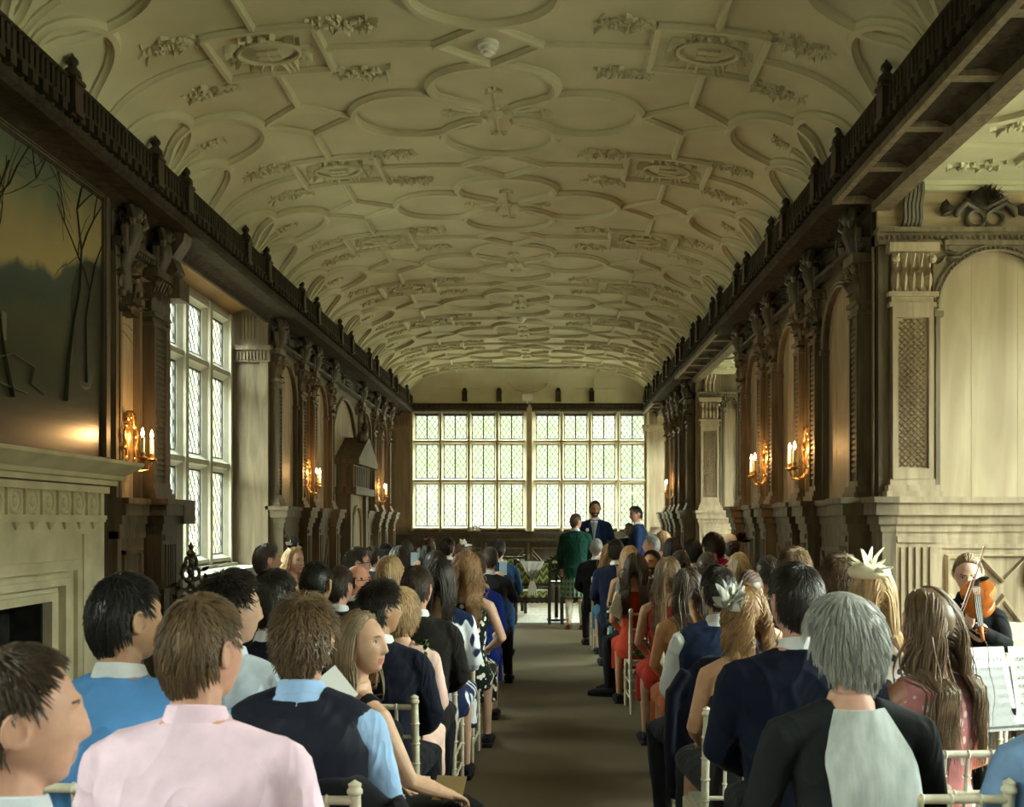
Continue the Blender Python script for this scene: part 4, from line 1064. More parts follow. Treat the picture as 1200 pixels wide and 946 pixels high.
for sx in (-1,1): b=MB(); b.box(sx*.2-.02,sx*.2+.02,.38,.42,0,.42); b.obj('front_leg',M['oak_black'],r,smooth=0)
# ------------------------------------------------------------------ people: continuous remeshed bodies, clothes and hair as children
def g_(a,s): return np.exp(-(a/s)**2)
def head_pts(nu=64,nv=50,features=True,sex='m'):
    th=np.arange(nu)*2*PI/nu; ph=-PI/2+PI*np.arange(nv+1)/nv; ph=np.clip(ph,-PI/2+.02,PI/2-.02)
    PH,TH=np.meshgrid(ph,th,indexing='ij'); nx,ny,nz=np.cos(PH)*np.cos(TH),np.cos(PH)*np.sin(TH),np.sin(PH)
    x=.077*nx; y=.096*ny; z=.118*nz
    t=np.clip(-z/.118,0,1); up=np.clip(z/.118,0,1)
    x=x*(1-.20*t**1.6)*(1+.03*up); fr=np.clip(ny,0,1)
    y=np.where(ny<0,y*(1.04-.42*t**1.3),y*(1-.03*t)+.030*t**2.2*np.clip(ny*3,0,1))
    if features:
        f=np.clip(ny*2.2-.2,0,1)
        sx=np.abs(x)
        y=y-f*.010*g_(sx-.031,.017)*g_(z-.010,.014)
        y=y+f*.005*g_(sx-.028,.024)*g_(z-.034,.009)
        k=np.clip((.026-z)/.062,0,1); cut=1/(1+np.exp(-(z+.040)/.0025))
        y=y+f*(.006+.019*k)*g_(x,.0090+.006*k)*cut*(z<.04)
        y=y+f*.004*g_(sx-.014,.006)*g_(z+.034,.007)
        y=y+f*(.0055*g_(x,.023)*(g_(z+.060,.0055)+1.1*g_(z+.073,.006))-.004*g_(x,.026)*g_(z+.0665,.0025))
        y=y+f*.007*g_(x,.022)*g_(z+.102,.014)-f*.003*g_(x,.02)*g_(z+.085,.006)
        y=y+f*.004*g_(sx-.043,.018)*g_(z+.022,.02)
    return np.stack([x,y,z],-1)
HP=head_pts(); HPS=head_pts(features=False)
def rotz(a): c,s=math.cos(a),math.sin(a); return np.array([[c,-s,0],[s,c,0],[0,0,1]])
def rotx(a): c,s=math.cos(a),math.sin(a); return np.array([[1,0,0],[0,c,-s],[0,s,c]])
def roty(a): c,s=math.cos(a),math.sin(a); return np.array([[c,0,s],[0,1,0],[-s,0,c]])
def grid_to(b,P):
    n,m=P.shape[:2]; b.ring([[tuple(p) for p in P[i]] for i in range(n)],True)
def finger_set(b,W,d,nrm,side,curl=.5,spread=.12,k=1.0,inf=0):
    """hand at wrist W: d = along the hand, nrm = out of the back of the hand; side=+1 thumb on (d x nrm) side"""
    d=Vector(d).normalized(); n=Vector(nrm); n=(n-d*n.dot(d)).normalized(); s=d.cross(n)*side; W=Vector(W)
    pc=W+d*.05*k
    R=Matrix((s[:],d[:],n[:])).transposed()
    b.ell(pc[:],(.042*k,.055*k,.017*k),12,8,R=R)
    b.tube([W[:],(W+d*.04*k)[:]],[.026*k,.024*k],8)
    L=(.072,.082,.077,.060)
    for i in range(4):
        o=(1.5-i)*.0205*k; base=W+d*.088*k+s*o*1.0; ang=0; p=base; dd=(d+s*spread*(1.5-i)*.5).normalized(); pts=[(base-d*.03)[:],p[:]]
        for j in range(3):
            ang=curl*(.5+.35*j); dd=(dd*math.cos(ang)-n*math.sin(ang)).normalized(); nn=n
            p=p+dd*L[i]*k*(.42,.32,.26)[j]; pts.append(p[:])
            n_=(n*math.cos(ang)+d*math.sin(ang))
        b.tube(pts,[.0095*k,.0095*k,.0088*k,.008*k,.0068*k],7)
    t0=W+d*.025*k+s*.026*k; t1=t0+(d*.5+s*.75-n*.2).normalized()*.038*k; t2=t1+(d*.85+s*.25-n*.35).normalized()*.032*k; t3=t2+(d*.9-n*.4).normalized()*.024*k
    b.tube([t0[:],t1[:],t2[:],t3[:]],[.014*k,.0115*k,.010*k,.008*k],7)
class Pose:
    def __init__(s,sex='m',stand=False,hy=0,hp=0,ht=0,lean=0,tilt=0,armL=None,armR=None,legs=None,wide=1.0):
        s.sex=sex; s.stand=stand; s.hy,s.hp,s.ht=hy,hp,ht; s.lean,s.tilt=lean,tilt; s.legs=legs
        s.w=(1.0 if sex=='m' else .87)*wide; s.zo=.42 if stand else 0
        z=s.zo; w=s.w
        s.shL=Vector((-.186*w,-.01,1.048+z)); s.shR=Vector((.186*w,-.01,1.048+z))
        s.armL=armL or [(-.245*w,.03,.82+z),(-.12,.27,.70+z)] ; s.armR=armR or [(.245*w,.03,.82+z),(.12,.27,.70+z)]
        if stand and not armL: s.armL=[(-.25*w,-.01,1.22),(-.235*w,.10,.97)]
        if stand and not armR: s.armR=[(.25*w,-.01,1.22),(.235*w,.10,.97)]
        s.key=(sex,stand,round(hy),round(hp),round(ht),round(lean,2),round(tilt,2),str(armL),str(armR),str(legs),wide)
        s.hc=s.warp(Vector((0,.022,1.305+z)))
        s.R=rotz(math.radians(hy))@roty(math.radians(ht))@rotx(math.radians(hp))
    def warp(s,p):
        h=max(0,p[2]-(.58+s.zo)); return Vector((p[0]+s.tilt*h,p[1]+s.lean*h,p[2]))
    def rings(s,inf=0,z0=None,z1=None):
        z=s.zo; w=s.w
        if s.sex=='m': R=[(.485,.150,.120,0),(.56,.172,.132,0),(.68,.158,.118,0),(.80,.160,.118,-.005),(.92,.178,.126,-.01),(1.01,.190,.122,-.015),(1.065,.168,.104,-.018),(1.11,.118,.082,-.016),(1.145,.080,.068,-.012),(1.17,.060,.058,-.008)]
        else: R=[(.485,.160,.120,0),(.56,.180,.130,0),(.66,.150,.110,0),(.76,.122,.096,0),(.88,.140,.102,0),(.97,.155,.108,0),(1.035,.150,.096,-.012),(1.085,.108,.076,-.014),(1.13,.068,.058,-.010),(1.17,.052,.052,-.006)]
        out=[]
        for (zz,rx,ry,cy) in R:
            if z0 is not None and zz<z0-1e-6: continue
            if z1 is not None and zz>z1+1e-6: continue
            ww=s.w if s.sex=='m' else 1
            ring=[]
            for k in range(24):
                t=2*PI*k/24; c,sn=math.cos(t),math.sin(t); e=.82
                x=(rx*ww+inf)*math.copysign(abs(c)**e,c); y=cy+(ry+inf)*math.copysign(abs(sn)**e,sn)
                ring.append(s.warp((x,y,zz+z))[:])
            out.append(ring)
        return out
    def limb(s,b,pts,r,n=12): b.tube([s.warp(Vector(p))[:] for p in pts],r,n)
    def arm(s,b,side,inf=0,upto=1.0,hand=True,curl=.45,sh=True):
        S=s.shL if side<0 else s.shR; A=s.armL if side<0 else s.armR; k=.98 if s.sex=='m' else .80
        E,Wr=Vector(A[0]),Vector(A[1]); z=s.zo
        if sh: s.limb(b,[(side*.045*s.w,-.012,1.115+z),(side*.115*s.w,-.012,1.082+z),S,S+(E-S)*.15],[.045*k+inf,.052*k+inf,.058*k+inf,.056*k+inf])
        pts=[S,S+(E-S)*.3,S+(E-S)*.7,E,E+(Wr-E)*.35,E+(Wr-E)*.8,Wr]; rr=[.055,.052,.045,.041,.042,.031,.026]
        if upto<1: n=max(2,int(len(pts)*upto)+1); pts,rr=pts[:n],rr[:n]
        s.limb(b,pts,[q*k+inf for q in rr])
        if hand:
            W=s.warp(Wr); d=(Wr-E).normalized()
            up=Vector((0,0,1)) if len(A)<3 else Vector(A[2]); dd=d if len(A)<4 else Vector(A[3])
            finger_set(b,W,dd,up,-side if len(A)<5 else A[4],curl,k=.98 if s.sex=='m' else .88)
    def leg(s,b,side,inf=0,upto=None,foot=True):
        k=1.0 if s.sex=='m' else .88
        if s.legs: H,K,A=[Vector(q) for q in s.legs[0 if side<0 else 1]]
        elif s.stand: H,K,A=Vector((side*.09,0,.93)),Vector((side*.105,.015,.50)),Vector((side*.11,-.02,.09))
        else: H,K,A=Vector((side*.09,.04,.575)),Vector((side*.12,.43,.555)),Vector((side*.12,.42,.09))
        pts=[H,H+(K-H)*.4,H+(K-H)*.8,K,K+(A-K)*.3,K+(A-K)*.75,A]; rr=[.086,.080,.064,.058,.055,.040,.036]
        if upto: pts,rr=pts[:upto],rr[:upto]
        b.tube([p[:] for p in pts],[q*k+inf for q in rr],12)
        if foot:
            b.tube([(A+Vector((0,-.02,-.045)))[:],(A+Vector((side*.01,.07,-.050)))[:],(A+Vector((side*.02,.15,-.062)))[:]],[.036*k,.036*k,.026*k],10,flat=.85)
        return H,K,A
def remesh(b,voxel,smooth=2,name='body',fold=0,seed=0,fac=.5):
    me=bpy.data.meshes.new('tmp'); me.from_pydata(b.v,[],b.f)
    bm=bmesh.new(); bm.from_mesh(me); bmesh.ops.recalc_face_normals(bm,faces=bm.faces); bm.to_mesh(me); bm.free()
    o=bpy.data.objects.new('tmp',me); COL.objects.link(o)
    r=o.modifiers.new('r','REMESH'); r.mode='VOXEL'; r.voxel_size=voxel; r.use_smooth_shade=True
    if smooth: sm=o.modifiers.new('s','SMOOTH'); sm.iterations=smooth; sm.factor=fac
    dg=bpy.context.evaluated_depsgraph_get(); dg.update(); ev=o.evaluated_get(dg)
    out=bpy.data.meshes.new_from_object(ev); out.name=name
    bpy.data.objects.remove(o); bpy.data.meshes.remove(me)
    if fold:
        n=len(out.vertices); co=np.empty(n*3); out.vertices.foreach_get('co',co); co=co.reshape(-1,3); no=np.empty(n*3); out.vertices.foreach_get('normal',no); no=no.reshape(-1,3)
        d=np.array([mnoise.noise(Vector((p[0]*7+seed,p[1]*7,p[2]*4)))+.5*mnoise.noise(Vector((p[0]*19+p[2]*12,p[1]*16,p[2]*9-p[0]*9+seed))) for p in co])
        d2=np.array([1-abs(mnoise.noise(Vector((p[0]*6+p[2]*5+seed,p[1]*5,p[2]*5-p[0]*4))))*3.6 for p in co]); d=d*.7+np.clip(d2,0,1)**3*.55
        co+=no*(d*fold)[:,None]; out.vertices.foreach_set('co',co.ravel()); out.update()
    out.shade_smooth(); return out
MESHC={}
def body_mesh(P,vox,lips=True):
    k=('body',P.key,vox)
    if k in MESHC: return MESHC[k]
    b=MB(); b.ring(P.rings(),True)
    nb=P.warp(Vector((0,-.012,1.12+P.zo))); nk=.055 if P.sex=='m' else .046
    hc=np.array(P.hc); R=P.R
    hb=Vector(hc+R@np.array([0,-.018,-.055])); hb2=Vector(hc+R@np.array([0,-.01,-.01]))
    b.tube([nb[:],((nb+hb)/2)[:],hb[:],hb2[:]],[nk*1.12,nk,nk*1.02,nk],14)
    hs=1.0 if P.sex=='m' else .955
    grid_to(b,(HP*hs)@R.T+hc)
    for sx in (-1,1):
        c=hc+R@(np.array([sx*.0815,-.010,-.004])*hs); RR=Matrix(R@rotz(sx*.42)@rotx(-.15)); b.ell(c,(.0075,.020,.032),12,8,R=RR)
        pts=[hc+R@(np.array([sx*(.086+.007*max(0,math.cos(a))),-.012-.019*math.cos(a),-.001+.030*math.sin(a)])*hs) for a in np.linspace(-.9,PI+.4,9)]; b.tube([tuple(p) for p in pts],.0045,6)
    for side in (-1,1): P.arm(b,side)
    for side in (-1,1): P.leg(b,side)
    if P.sex=='f':
        for sx in (-1,1): b.ell(P.warp((sx*.068,.085,.965+P.zo)),(.060,.055,.062),12,8)
    me=remesh(b,vox,2,'body',fac=.35)
    # lips and brows by place on the face
    n=len(me.polygons); ce=np.empty(n*3); me.polygons.foreach_get('center',ce); L=((ce.reshape(-1,3)-hc)@R)/hs
    mi=np.zeros(n,int); fr=L[:,1]>.05
    mi[fr&(np.abs(L[:,0])<.024)&(np.abs(L[:,2]+.066)<.0105-.10*np.abs(L[:,0])**1.3)]=1
    ax=np.abs(L[:,0]); mi[fr&(L[:,1]>.066)&(ax>.013)&(ax<.044)&(np.abs(L[:,2]-.031+ (ax-.03)**2*6)<.0040)]=2
    for _ in range(3): me.materials.append(M['plaster'])
    me.polygons.foreach_set('material_index',mi)
    MESHC[k]=me; return me
def garment(P,kind,vox=.011,seed=0):
    k=('g',kind,P.sex,P.stand,round(P.lean,2),round(P.tilt,2),str(P.armL),str(P.armR),str(P.legs),P.w,vox)
    if k in MESHC: return MESHC[k]
    b=MB(); z=P.zo; fold=.009; sm=3
    if kind=='jacket':
        b.ring(P.rings(.017,None,1.145 if P.sex=='m' else 1.09),True)
        if P.stand: b.ring([[P.warp((x*1.06,y*1.1,1.0 if i==0 else .80))[:] for x,y in [(.19*math.cos(2*PI*q/20),.155*math.sin(2*PI*q/20)) for q in range(20)]] for i in (0,1)],True)
        for sd in (-1,1): P.arm(b,sd,.013,1.0,False)
        sec=[P.warp((.078*math.cos(t),-.012+.075*math.sin(t),1.140+z+.012*(-math.sin(t))))[:] for t in [2*PI*q/22 for q in range(23)]]; b.tube(sec,.014,7)
        # shoulder pads
        for sd in (-1,1): P.limb(b,[(sd*.08*P.w,-.015,1.105+z),(sd*.185*P.w,-.015,1.066+z)],[.050,.056])
    elif kind=='shirt':
        b.ring(P.rings(.011,None,1.145 if P.sex=='m' else 1.09),True); fold=.008
        for sd in (-1,1): P.arm(b,sd,.011,1.0,False)
        sec=[P.warp((.070*math.cos(t),-.010+.068*math.sin(t),1.145+z-.010*math.sin(t)))[:] for t in [2*PI*q/22 for q in range(23)]]; b.tube(sec,.011,7)
    elif kind=='vest':
        b.ring(P.rings(.027,.56,1.11),True); b.ring(P.rings(.020,1.065,1.145),True); fold=.003
        for sd in (-1,1): P.limb(b,[(sd*.045,-.013,1.115+z),(sd*.115*P.w,-.013,1.082+z),(sd*.155*P.w,-.012,1.050+z)],[.066,.074,.080])
    elif kind=='collar':
        rr=[]
        for (ra,rb,zz) in ((.108,.090,1.088),(.078,.070,1.145),(.063,.062,1.188),(.058,.057,1.190),(.066,.064,1.14)): rr.append([P.warp((ra*math.cos(t),-.008+rb*math.sin(t),zz+z-.012*math.sin(t)))[:] for t in [2*PI*q/28 for q in range(28)]])
        rr.append(rr[0]); me=MB().ring(rr,False).obj('collar',M['plaster'],smooth=50); d=me.data; bpy.data.objects.remove(me); MESHC[k]=d; return d
    elif kind in('dress','strapless','top','sleeved'):
        top={'dress':1.09,'strapless':.97,'top':1.09,'sleeved':1.09}[kind]
        b.ring(P.rings(.009,None,top),True)
        for sx in (-1,1): b.ell(P.warp((sx*.068,.088,.965+z)),(.068,.062,.068),12,8)
        if kind=='sleeved':
            for sd in (-1,1): P.arm(b,sd,.014,.62,False)
        elif kind!='strapless':
            for sd in (-1,1): P.limb(b,[(sd*.075,-.012,1.095+z),(sd*.115,-.012,1.08+z)],[.045,.047])
        if kind!='top':
            if P.stand: b.ring([[P.warp((r*math.cos(t),r*.8*math.sin(t),zz))[:] for t in [2*PI*q/24 for q in range(24)]] for r,zz in ((.19,.98),(.22,.7),(.25,.45))],True)
            else:
                b.ring([[(a*math.cos(t),y+.02*math.sin(t),.575+h*math.sin(t)) for t in [2*PI*q/24 for q in range(24)]] for a,h,y in ((.185,.10,.0),(.20,.105,.2),(.20,.092,.40),(.19,.075,.50))],True)
                b.ring([[(.195*math.cos(t),.45+.075*math.sin(t),zz) for t in [2*PI*q/24 for q in range(24)]] for zz in (.60,.45,.32)],True)
        fold=.004
    elif kind=='trousers':
        b.ring(P.rings(.010,None,.60),True)
        for sd in (-1,1): P.leg(b,sd,.012,None,False)
        if not P.stand: b.ell((0,.02,.56),(.17,.13,.072),12,8)
        fold=.005
    elif kind=='shoes': pass
    me=remesh(b,vox,sm,kind,fold,seed); MESHC[k]=me; return me
def shoe_mesh(P,side,heel=False):
    k=('shoe',P.sex,side,str(P.legs),P.stand)
    if k in MESHC: return MESHC[k]
    b=MB(); A=P.leg(MB(),side,0,None,False)[2]; kk=1 if P.sex=='m' else .85; a=A[:]
    b.tube([(a[0],a[1]-.055,a[2]-.045),(a[0],a[1]-.02,a[2]-.040),(a[0]+side*.01,a[1]+.07,a[2]-.05),(a[0]+side*.02,a[1]+.15,a[2]-.058),(a[0]+side*.022,a[1]+.21,a[2]-.066)],[.034*kk,.048*kk,.046*kk,.044*kk,.024*kk],14,flat=.9)
    b.box(a[0]-.035*kk,a[0]+.045*kk,a[1]-.075,a[1]-.01,a[2]-.088,a[2]-.06)
    b.ring([[(a[0]+x*kk+side*.012,a[1]+y,zz) for x,y in ((-.035,-.07),(.035,-.07),(.045,.06),(.04,.2),(0,.225),(-.04,.2),(-.04,.06))] for zz in (a[2]-.088,a[2]-.074)],True)
    o=b.obj('shoe',M['plaster'],smooth=50); d=o.data; bpy.data.objects.remove(o); MESHC[k]=d; return d
# ---- hair
def scalp_mask(D,style):
    """D: unit-ish dirs (head pts / radii). >0 where hair grows"""
    x,y,z=D[...,0],D[...,1],D[...,2]
    front=z-(.50+.10*np.clip(1-np.abs(x)*1.6,0,1))           # forehead line
    side=z-np.where(y<.15,-.05-.9*np.clip(-y,0,1),.0+2.2*(y-.15))
    m=np.where(y>.25,np.minimum(front,side),side)
    m=np.maximum(m,np.where(y<-.02,(z+.62-.25*np.abs(x)),-1))
    if style in('short','crop','messy','balding','receding','curly_short'):
        ear=np.sqrt(((y+.02)/.27)**2+((z+.06)/.34)**2)-1; m=np.where((np.abs(x)>.6),np.minimum(m,ear),m); m=np.where((y<.0)&(z<-.3),m-.10*(np.abs(x)>.45),m)
    if style=='balding': m=np.minimum(m,-(z-.30)+.25*(y<-.4))
    if style=='receding': m=np.minimum(m,np.where(y>.0,.7-y-.6*np.clip(z-.6,0,1),1))
    return m
def tubes_mesh(name,paths,rad,sides=4,flat=.6):
    """paths (N,S,3); rad (N,S)"""
    N,S,_=paths.shape; t=np.gradient(paths,axis=1); t/=np.linalg.norm(t,axis=2,keepdims=True)+1e-9
    ref=paths-np.array([0,0,0.0]); ref=ref/(np.linalg.norm(ref,axis=2,keepdims=True)+1e-9)
    a=np.cross(t,ref); a/=np.linalg.norm(a,axis=2,keepdims=True)+1e-9; c=np.cross(a,t)
    V=[]
    for k in range(sides):
        th=2*PI*k/sides; V.append(paths+a*(rad*math.cos(th))[...,None]+c*(rad*flat*math.sin(th))[...,None])
    V=np.stack(V,2).reshape(-1,3)
    i,j,k=np.meshgrid(np.arange(N),np.arange(S-1),np.arange(sides),indexing='ij'); k2=(k+1)%sides
    base=(i*S+j)*sides; F=np.stack([base+k,base+k2,base+sides+k2,base+sides+k],-1).reshape(-1,4)
    return V,F
HAIRC={}
STY={ # L length, n locks, r radius, lift, wave amp, wave freq, grav, th cap
 'short':(.030,2600,.0024,.16,0,0,.04,.010),'messy':(.046,2400,.0030,.42,.003,60,.06,.012),'crop':(.012,1800,.0020,.20,0,0,.03,.006),
 'balding':(.018,1200,.0022,.15,0,0,.05,.004),'receding':(.028,1600,.0024,.18,0,0,.05,.007),'curly_short':(.045,2200,.0034,.5,.007,150,.03,.012),
 'long':(.46,1000,.0044,.10,.004,25,.30,.014),'wavy':(.44,2000,.0036,.14,.007,32,.28,.022),'curly':(.34,1500,.0040,.2,.016,62,.26,.022),
 'bob':(.22,1000,.0044,.12,.003,30,.28,.018),'layered':(.088,2200,.0036,.06,.002,35,.10,.028),'updo':(.10,520,.0055,.1,.003,40,.0,.014),'pony':(.10,520,.0055,.1,.003,40,.0,.010)}
def hair_mesh(style,seed=0,sex='m'):
    k=(style,seed%4,sex)
    if k in HAIRC: return HAIRC[k]
    L,N,r,lift,amp,fq,grav,th=STY[style]; rng=np.random.default_rng(seed%4+hash_s(style)); hs=1.0 if sex=='m' else .955
    rad3=np.array([.077,.096,.118])
    P=HPS.copy(); D=P/rad3; D/=np.linalg.norm(D,axis=-1,keepdims=True); m=scalp_mask(D,style)
    off=np.clip(m*4,-1,1)*th*np.clip(.45+.9*(D[...,2]+.35),.35,1.0); off=np.where(off<0,off*2-.006,off); cap=P+D*(off)[...,None]
    nr,nc=cap.shape[:2]; V=[cap.reshape(-1,3)]; F=[]
    ii,jj=np.meshgrid(np.arange(nr-1),np.arange(nc),indexing='ij'); F.append(np.stack([ii*nc+jj,ii*nc+(jj+1)%nc,(ii+1)*nc+(jj+1)%nc,(ii+1)*nc+jj],-1).reshape(-1,4))
    # roots
    C=rng.normal(size=(N*6,3)); C/=np.linalg.norm(C,axis=1,keepdims=True); C=C[scalp_mask(C,style)>.03][:N]; N=len(C)
    # nearest shaped head point approx: reuse ellipsoid with taper
    def shell(Dn): 
        t=np.clip(-Dn[:,2],0,1); ty=np.where(Dn[:,1]<0,1.04-.42*t**1.3,1); return np.stack([.077*Dn[:,0]*(1-.2*t**1.6),.096*Dn[:,1]*ty,.118*Dn[:,2]],-1)
    p=shell(C)*(1+th*.5/.1); S=5 if L<.08 else (9 if L<.12 else 26)
    crown=np.array([.01,-.035,.115]); 
    if sex=='f' and L>.1:
        d=np.stack([np.sign(C[:,0]+.15)*.9,-.55-.3*C[:,2],-.35*np.ones(N)],-1)
    elif style in('updo','pony'): d=np.array([0,-.105,.02])-p
    else:
        d=p-crown; d[:,1]+=np.where(C[:,1]>.2,.03,0); d[:,2]-=.01
    jit=rng.normal(size=(N,3))*(.25 if style in('messy','curly_short') else .08)*np.linalg.norm(d,axis=1,keepdims=True); d=d+jit
    lay=rng.uniform(0,1,N); Lk=L*rng.uniform(.75,1.1,N); ds=(Lk/(S-1))[:,None]
    path=[p.copy()]; nrm=C.copy()
    d=d-nrm*(d*nrm).sum(1,keepdims=True); d/=np.linalg.norm(d,axis=1,keepdims=True)+1e-9
    dirn=d+nrm*lift*rng.uniform(.4,1,N)[:,None]; dirn/=np.linalg.norm(dirn,axis=1,keepdims=True)
    down=np.array([0,-.05,-1.0])
    for sidx in range(S-1):
        p=p+dirn*ds
        if style in('updo','pony'):
            tgt=np.array([0,-.112,.015])-p; dirn=dirn*.75+tgt/(np.linalg.norm(tgt,axis=1,keepdims=True)+1e-9)*.25
        else: dirn=dirn*(1-grav)+down*grav
        # head collision
        q=p/rad3; rq=np.linalg.norm(q,axis=1); lim=1.04+th*5+lay*(.10 if L>.1 else .05); ins=(rq<lim)&(p[:,2]>-.10)
        p=np.where(ins[:,None],p*(lim/np.maximum(rq,1e-3))[:,None],p)
        if L>.1:
            # keep face clear
            fm=(p[:,1]>.03)&(p[:,2]<.055)&(np.abs(p[:,0])<.082); p[:,0]=np.where(fm,np.sign(p[:,0]+1e-6)*.084,p[:,0])
            p[:,1]=np.where((p[:,2]<.05)&(p[:,1]>.03),p[:,1]*.8,p[:,1])
            zz=p[:,2]; s_=np.clip((-.13-zz)/.09,0,1); rx=.055+.115*s_; ry=.058+.062*s_; bx=p[:,0]/rx; by=(p[:,1]+.03)/ry; rb=np.sqrt(bx*bx+by*by); lim2=1.12+lay*.18
            ins=(rb<lim2)&(zz<-.10); by2=np.where(ins,np.where(by>0.35,by,-np.sqrt(np.maximum(lim2**2-np.minimum(bx*bx,1.0),.05))),by); p[:,1]=np.where(ins,by2*ry-.03,p[:,1])
        dirn/=np.linalg.norm(dirn,axis=1,keepdims=True)+1e-9
        p[:,0]=np.clip(p[:,0],-.155,.155); path.append(p.copy())
    path=np.stack(path,1)
    if amp:
        s_=np.linspace(0,1,S)[None,:]*Lk[:,None]; ph=(C[:,0]*5+C[:,1]*3)[:,None]+rng.normal(0,.5,N)[:,None]; env=np.clip(s_/.12,0,1)
        path[...,0]+=amp*env*np.sin(fq*s_+ph); path[...,1]+=amp*env*np.cos(fq*s_+ph)*.8
    tt=np.linspace(0,1,S)[None,:]; rad=r*(1-.75*tt**3)*rng.uniform(.7,1.2,N)[:,None]; rad[:,0]*=.8
    v,f=tubes_mesh('h',path,rad,4 if S>6 else 3); F.append(f+len(V[0])); V.append(v)
    if style in('updo','pony'):
        # twisted bun or tail
        n2=90; u=rng.uniform(0,2*PI,n2); w=rng.uniform(-1,1,n2); sg=np.linspace(0,1,14)[None,:]
        if style=='updo':
            a=u[:,None]+sg*3.2; rr=.030*np.sqrt(1-w**2*.8)[:,None]+.004; pa=np.stack([rr*np.cos(a),-.118-.028*w[:,None]*np.ones_like(a)-.004*np.sin(a*3),.012+rr*np.sin(a)],-1); rd=np.full((n2,14),.0075)
        else:
            ang=u[:,None]; pa=np.stack([.016*np.cos(ang)*(1-sg*.3),-.115-.05*np.sin(sg*2)+.014*np.sin(ang)*np.ones_like(sg),.015-.26*sg+0*ang],-1); rd=.006*(1-.6*sg)*np.ones((n2,1))
        v,f=tubes_mesh('h',pa,rd,4); F.append(f+sum(len(q) for q in V)); V.append(v)
    V=np.concatenate(V)*hs; F=np.concatenate(F); me=bpy.data.meshes.new('hair'); me.from_pydata(V.tolist(),[],F.tolist()); me.materials.append(M['plaster']); me.shade_smooth(); HAIRC[k]=me; return me
def hash_s(s): return sum(ord(c)*(i+7) for i,c in enumerate(s))%9973
# ---- cloth, skin and hair materials
MC={}
def fabric(c,kind='plain',c2=None,rough=.85):
    k=(c,kind,c2)
    if k in MC: return MC[k]
    m,nt,b=new_mat('fabric'); b.inputs['Roughness'].default_value=rough; b.inputs['Specular IOR Level'].default_value=.12; b.inputs['Sheen Weight'].default_value=.03
    t=tex(nt,'Noise',7,Detail=6); w=tex(nt,'Noise',320,Detail=2)
    if kind=='plain':
        lo=tuple(q*.82 for q in c); hi=tuple(min(1,q*1.15) for q in c); nt.links.new(ramp(nt,t.outputs['Fac'],[(.3,lo),(.7,hi)]),b.inputs['Base Color'])
    elif kind=='floral':
        v=tex(nt,'Voronoi',26,(1,1,.8)); v.distance='EUCLIDEAN'; v2=tex(nt,'Noise',16,Detail=1)
        mx=nt.nodes.new('ShaderNodeMath'); mx.operation='ADD'; nt.links.new(v.outputs['Distance'],mx.inputs[0]); nt.links.new(v2.outputs['Fac'],mx.inputs[1])
        nt.links.new(ramp(nt,mx.outputs[0],[(.0,c2),(.80,c2),(.84,c),(1,c)]),b.inputs['Base Color'])
    elif kind=='splash':
        v2=tex(nt,'Noise',11,(1,1,.6),Detail=1); r=ramp(nt,v2.outputs['Fac'],[(0,c),(.50,c),(.53,c2),(1,c2)]); nt.links.new(r,b.inputs['Base Color'])
    elif kind=='plaid':
        tc=nt.nodes.new('ShaderNodeTexCoord'); sp=nt.nodes.new('ShaderNodeSeparateXYZ'); nt.links.new(tc.outputs['Object'],sp.inputs[0])
        at=nt.nodes.new('ShaderNodeMath'); at.operation='ARCTAN2'; nt.links.new(sp.outputs[0],at.inputs[0]); nt.links.new(sp.outputs[1],at.inputs[1])
        def wave(src,s):
            a=nt.nodes.new('ShaderNodeMath'); a.operation='MULTIPLY'; a.inputs[1].default_value=s; nt.links.new(src,a.inputs[0])
            q=nt.nodes.new('ShaderNodeMath'); q.operation='SINE'; nt.links.new(a.outputs[0],q.inputs[0]); return q.outputs[0]
        s1=wave(sp.outputs[2],75); s2=wave(at.outputs[0],17); ad=nt.nodes.new('ShaderNodeMath'); ad.operation='ADD'; nt.links.new(s1,ad.inputs[0]); nt.links.new(s2,ad.inputs[1])
        ad2=nt.nodes.new('ShaderNodeMath'); ad2.operation='MULTIPLY_ADD'; ad2.inputs[1].default_value=.25; ad2.inputs[2].default_value=.5; nt.links.new(ad.outputs[0],ad2.inputs[0])
        nt.links.new(ramp(nt,ad2.outputs[0],[(0,(.02,.06,.035)),(.35,(.10,.18,.11)),(.6,(.22,.30,.20)),(.85,(.02,.07,.05)),(1,(.45,.50,.38))]),b.inputs['Base Color'])
    fo=tex(nt,'Noise',4.0,(1.3,1,.8),Detail=1.5,Distortion=1.3); fr=ramp(nt,fo.outputs['Fac'],[(.36,(0,0,0)),(.5,(1,1,1)),(.62,(.1,.1,.1))])
    bump(nt,b,w.outputs['Fac'],.25,.002); n1_=b.inputs['Normal'].links[0].from_node; n2_=nt.nodes.new('ShaderNodeBump'); n2_.inputs['Strength'].default_value=.35; n2_.inputs['Distance'].default_value=.016
    nt.links.new(fr,n2_.inputs['Height']); nt.links.new(n1_.outputs[0],n2_.inputs['Normal']); nt.links.new(n2_.outputs[0],b.inputs['Normal']); MC[k]=m; return m
def skin(c=(.55,.33,.22)):
    k=('skin',c)
    if k in MC: return MC[k]
    m,nt,b=new_mat('skin'); t=tex(nt,'Noise',22,Detail=5); nt.links.new(ramp(nt,t.outputs['Fac'],[(.3,tuple(q*.88 for q in c)),(.7,tuple(min(1,q*1.08) for q in c))]),b.inputs['Base Color'])
    b.inputs['Roughness'].default_value=.48; b.inputs['Subsurface Weight'].default_value=.08; b.inputs['Subsurface Radius'].default_value=(.02,.008,.004); b.inputs['Specular IOR Level'].default_value=.4; bump(nt,b,t.outputs['Fac'],.1,.001); MC[k]=m; return m
